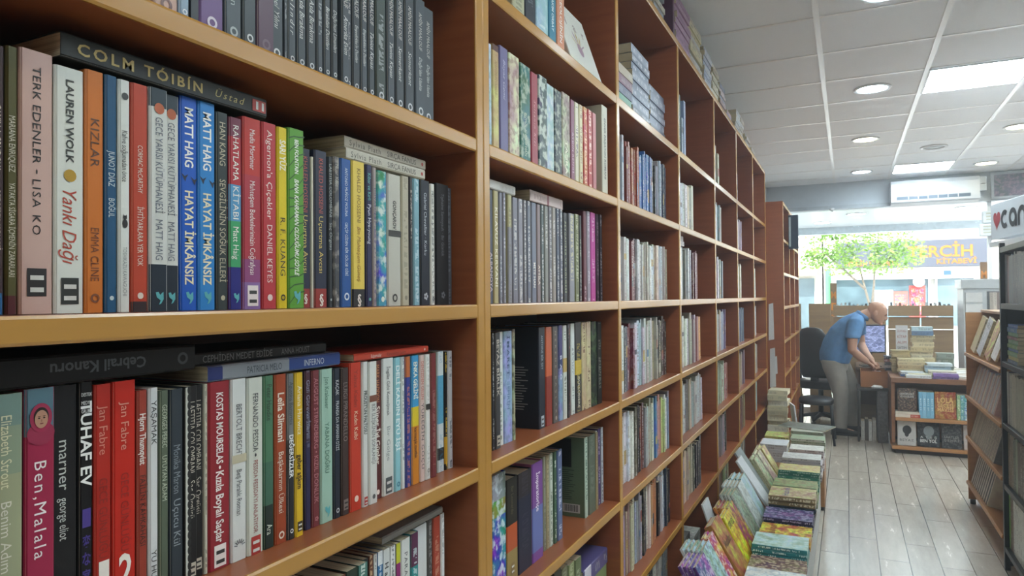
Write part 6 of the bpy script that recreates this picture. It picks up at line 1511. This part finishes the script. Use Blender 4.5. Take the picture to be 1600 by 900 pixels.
def cover_into(mc, mp, b, simple=False):
    t, h, w, o = b['t'], b['h'], b['w'], b['o']
    col, ink = lin(b['col']), lin(b['ink'])
    cov = lin(o['cov']) if o.get('cov') else col
    gk, bl, sd = o.get('greek', 0) or 0, o.get('blot', 0) or 0, b['seed']
    pat = (min(gk, 1), min(bl, 1), sd, t * 10); patc = (0, min(1, o.get('covblot', bl) if o.get('cov') else bl), sd, t * 10)
    # spine, split at its colour bands
    cuts = sorted({0.0, 1.0} | {max(0, min(1, q)) for a in (o.get('band') or []) for q in a[:2]})
    r = 0 if simple else min(.0022, t * .2)
    prof = [(-r, 0), (0, r), (0, t - r), (-r, t)] if r else [(0, 0), (0, t)]
    for i in range(len(cuts) - 1):
        v0, v1 = cuts[i], cuts[i + 1]; c = col; mid = (v0 + v1) / 2
        for a in (o.get('band') or []):
            if a[0] <= mid <= a[1]: c = lin(a[2])
        z1, z0 = h * (1 - v0), h * (1 - v1)
        for j in range(len(prof) - 1):
            (xa, ya), (xb, yb) = prof[j], prof[j + 1]
            mc.face([(xa, ya, z0), (xb, yb, z0), (xb, yb, z1), (xa, ya, z1)], COVER, c, ink, pat, [(ya, z0), (yb, z0), (yb, z1), (ya, z1)])
    sidec = lin(o['side']) if o.get('side') else cov
    def board(y0, y1, outer):
        V = [(-r, y0, 0), (-w, y0, 0), (-w, y1, 0), (-r, y1, 0), (-r, y0, h), (-w, y0, h), (-w, y1, h), (-r, y1, h)]
        for f in ((0, 1, 5, 4), (2, 3, 7, 6), (1, 2, 6, 5), (4, 5, 6, 7), (3, 2, 1, 0)):
            P = [V[k] for k in f]; mc.face(P, COVER, sidec, ink, patc, [(-p[0], p[2]) for p in P])
    if simple:
        for f in ([(0, 0, 0), (-w, 0, 0), (-w, 0, h), (0, 0, h)], [(0, t, 0), (-w, t, 0), (-w, t, h), (0, t, h)]):
            mc.face(f, COVER, cov, ink, patc, [(-p[0], p[2]) for p in f])
        c = .001
        mp.box((-w + .001, c, .001), (-.001, t - c, h - .0008), PAGES)
        return
    c = .0009 if t < .03 else .0018
    board(0, c, 0); board(t - c, t, 1)
    mc.face([(-c, c, 0), (-c, t - c, 0), (-c, t - c, h), (-c, c, h)], COVER, col, ink, patc)
    rec = .0012 if t < .03 else .003
    mp.box((-w + rec, c + .00005, .0012), (-c - .0002, t - c - .00005, h - rec), PAGES)
    # pictures and titles printed on the cover
    f = Vector((0, t + .0005, 0)); ac, up_ = Vector((-1, 0, 0)), Vector((0, 0, 1))
def letters_for(b):
    t, h, w, o = b['t'], b['h'], b['w'], b['o']; out = []
    e = .0005
    for tx in b['texts'] or ():
        m = MB(); out.append(('lettering', m))
        s, v0, v1 = tx[:3]; col = tx[3] if len(tx) > 3 else b['ink']; fl = tx[4] if len(tx) > 4 else ''
        put_text(m, s, (e, t * .5 , h * (1 - v0)), (0, 0, -1), (0, 1, 0), (v1 - v0) * h, t * (tx[5] if len(tx) > 5 else max(.3, min(.62, .0115 / t)) if 'b' in fl else max(.28, min(.56, .009 / t))), col, 'b' in fl, 'i' in fl)
    # centre text across the spine: put_text centres capitals about the baseline start, so it is already centred
    for key in ('logo', 'dot', 'bird', 'cat', 'bar', 'num', 'toplines', 'glyph', 'wave', 'stripes', 'portrait'):
        if key == 'glyph' and key in o:
            for q, (s, v) in enumerate((('I', .53), ('変', .63), ('な', .70), ('家', .77), ('UKU', .92))):
                m = MB(); put_text(m, s, (e, t * .2, h * (1 - v) - .006), (0, 1, 0), (0, 0, 1), t * .6, .018 if q < 4 else .009, o['glyph'], True); out.append(('lettering', m))
        elif key in o:
            m = MB(); put_logo(m, {key: o[key]}, t, h, b['ink'], b['col']); out.append(('printed_picture' if key in ('bird', 'cat', 'portrait', 'wave', 'stripes') else 'printed_numeral' if key == 'num' else 'lettering' if key in ('toplines', 'glyph') else 'emblem', m))
    if o.get('back'):      # blurb printed on the back cover
        m = MB(); bk = o['back']; rr = random.Random(int(b['seed'] * 999)); F0 = Vector((0, -.0006, 0)); ax_, uz = Vector((1, 0, 0)), Vector((0, 0, 1))
        if bk.get('box'): flat(m, [F0 + ax_ * x + uz * z for x, z in ((-w, h * .62), (-w * .3, h * .62), (-w * .3, h * .98), (-w, h * .98))], bk['box'])
        for q in range(bk.get('n', 18)):
            z = h * (bk['top'] - q * .026); L_ = w * rr.uniform(.55, .72)
            flat(m, [F0 * 1.4 + ax_ * x + uz * z_ for x, z_ in ((-w * .92, z), (-w * .92 + L_, z), (-w * .92 + L_, z + h * .008), (-w * .92, z + h * .008))], bk['col'])
        if bk.get('code'):
            flat(m, [F0 + ax_ * x + uz * z for x, z in ((-w * .5, h * .05), (-w * .12, h * .05), (-w * .12, h * .16), (-w * .5, h * .16))], 'd0d0cc')
            for q in range(16): flat(m, [F0 * 1.6 + ax_ * (-w * .47 + w * .02 * q + x) + uz * z for x, z in ((0, h * .065), (w * .008 * (1 + q % 3 * .4), h * .065), (w * .008 * (1 + q % 3 * .4), h * .15), (0, h * .15))], '2a2a2c')
        out.append(('blurb_lettering', m))
    f = Vector((0, t + .0006, 0)); ac, up_ = Vector((-1, 0, 0)), Vector((0, 0, 1))
    m = MB()
    for (s, v, sz, col) in o.get('title') or ():
        put_text(m, s, f + ac * w * .12 + up_ * h * (1 - v), ac, up_, w * .76, sz, col, True)
    if m.f: out.append(('title_lettering', m))
    m = MB()
    if o.get('head'):
        c = f + ac * w * .52 + up_ * h * .62
        disc(m, c, ac, up_, w * .24, o['head'], 20, r2=w * .27); disc(m, c - up_ * w * .28 - ac * w * .02, ac, up_, w * .11, o['head'], 12, r2=w * .14)
    if o.get('flower'):
        c = f + ac * w * .5 + up_ * h * .34
        for q in range(7):
            a = math.pi * q / 6; d = ac * math.cos(a) + up_ * math.sin(a)
            flat(m, [c - d * .0, c + d * .045 + ac * .006, c + d * .06, c + d * .045 - ac * .006], ['b8a060', 'a88a9c', 'c0a878'][q % 3])
        disc(m, c, ac, up_, .022, 'a88a9c', 16, r2=.02)
    if m.f: out.append(('printed_picture', m))
    return out
def greek_ok(): pass
cols = {}
stuff_c, n_stuff = MB(), 0
for k in order:
    b = BOOKS[k]
    if k in KEEP:
        loc, rot, _s = b['M'].decompose()
        e = thing('book', b['label'], 'book', loc, 0, b['group']); e.rotation_mode = 'QUATERNION'; e.rotation_quaternion = rot
        mc, mp = MB(), MB(); cover_into(mc, mp, b)
        mc.build('cover', e); mp.build('page_block', e)
        for nm, m in letters_for(b):
            if m.f: m.build(nm, e)
    else:
        stuff_c.M = b['M']; cover_into(stuff_c, stuff_c, b, simple=True)
        if b['o'].get('title') or b['texts']:
            for nm, m in letters_for(b):
              for f, c in zip(m.f, m.col): stuff_c.mesh([m.v[i] for i in f], [tuple(range(len(f)))], INK, col=c)
        n_stuff += 1
tag(stuff_c.build('books'), 'the many small books filling the farther shelves, piles and racks', 'books', kind='stuff')
print('BOOKS', len(BOOKS), 'alone', len(KEEP), 'smallest', BOOKS[order[min(299, len(order) - 1)]]['area'])
_seen = {}
for k in KEEP: _seen.setdefault(BOOKS[k]['label'], []).append(k)
for s, v in _seen.items():
    if len(v) > 1 or not 4 <= len(s.split()) <= 16: print('LABEL?', len(v), len(s.split()), s)

# ================================================================== HAZE
# thin scatter volume added to imitate the lens veil toward the bright shop window
hz = bpy.data.materials.new('lens_veil'); hz.use_nodes = True; nt = hz.node_tree; nt.nodes.clear()
o_ = N(nt, 'ShaderNodeOutputMaterial'); vs = N(nt, 'ShaderNodeVolumeScatter'); vs.inputs['Density'].default_value = .020; vs.inputs['Anisotropy'].default_value = .55; vs.inputs['Color'].default_value = (.93, .95, 1, 1)
nt.links.new(vs.outputs[0], o_.inputs['Volume'])
m = MB(); m.box((XL - .3, YB - .3, -.15), (XR + .3, YF + .15, CEIL + .2), hz)
tag(m.build('haze'), 'thin bright haze in the air of the shop', 'haze', kind='stuff')
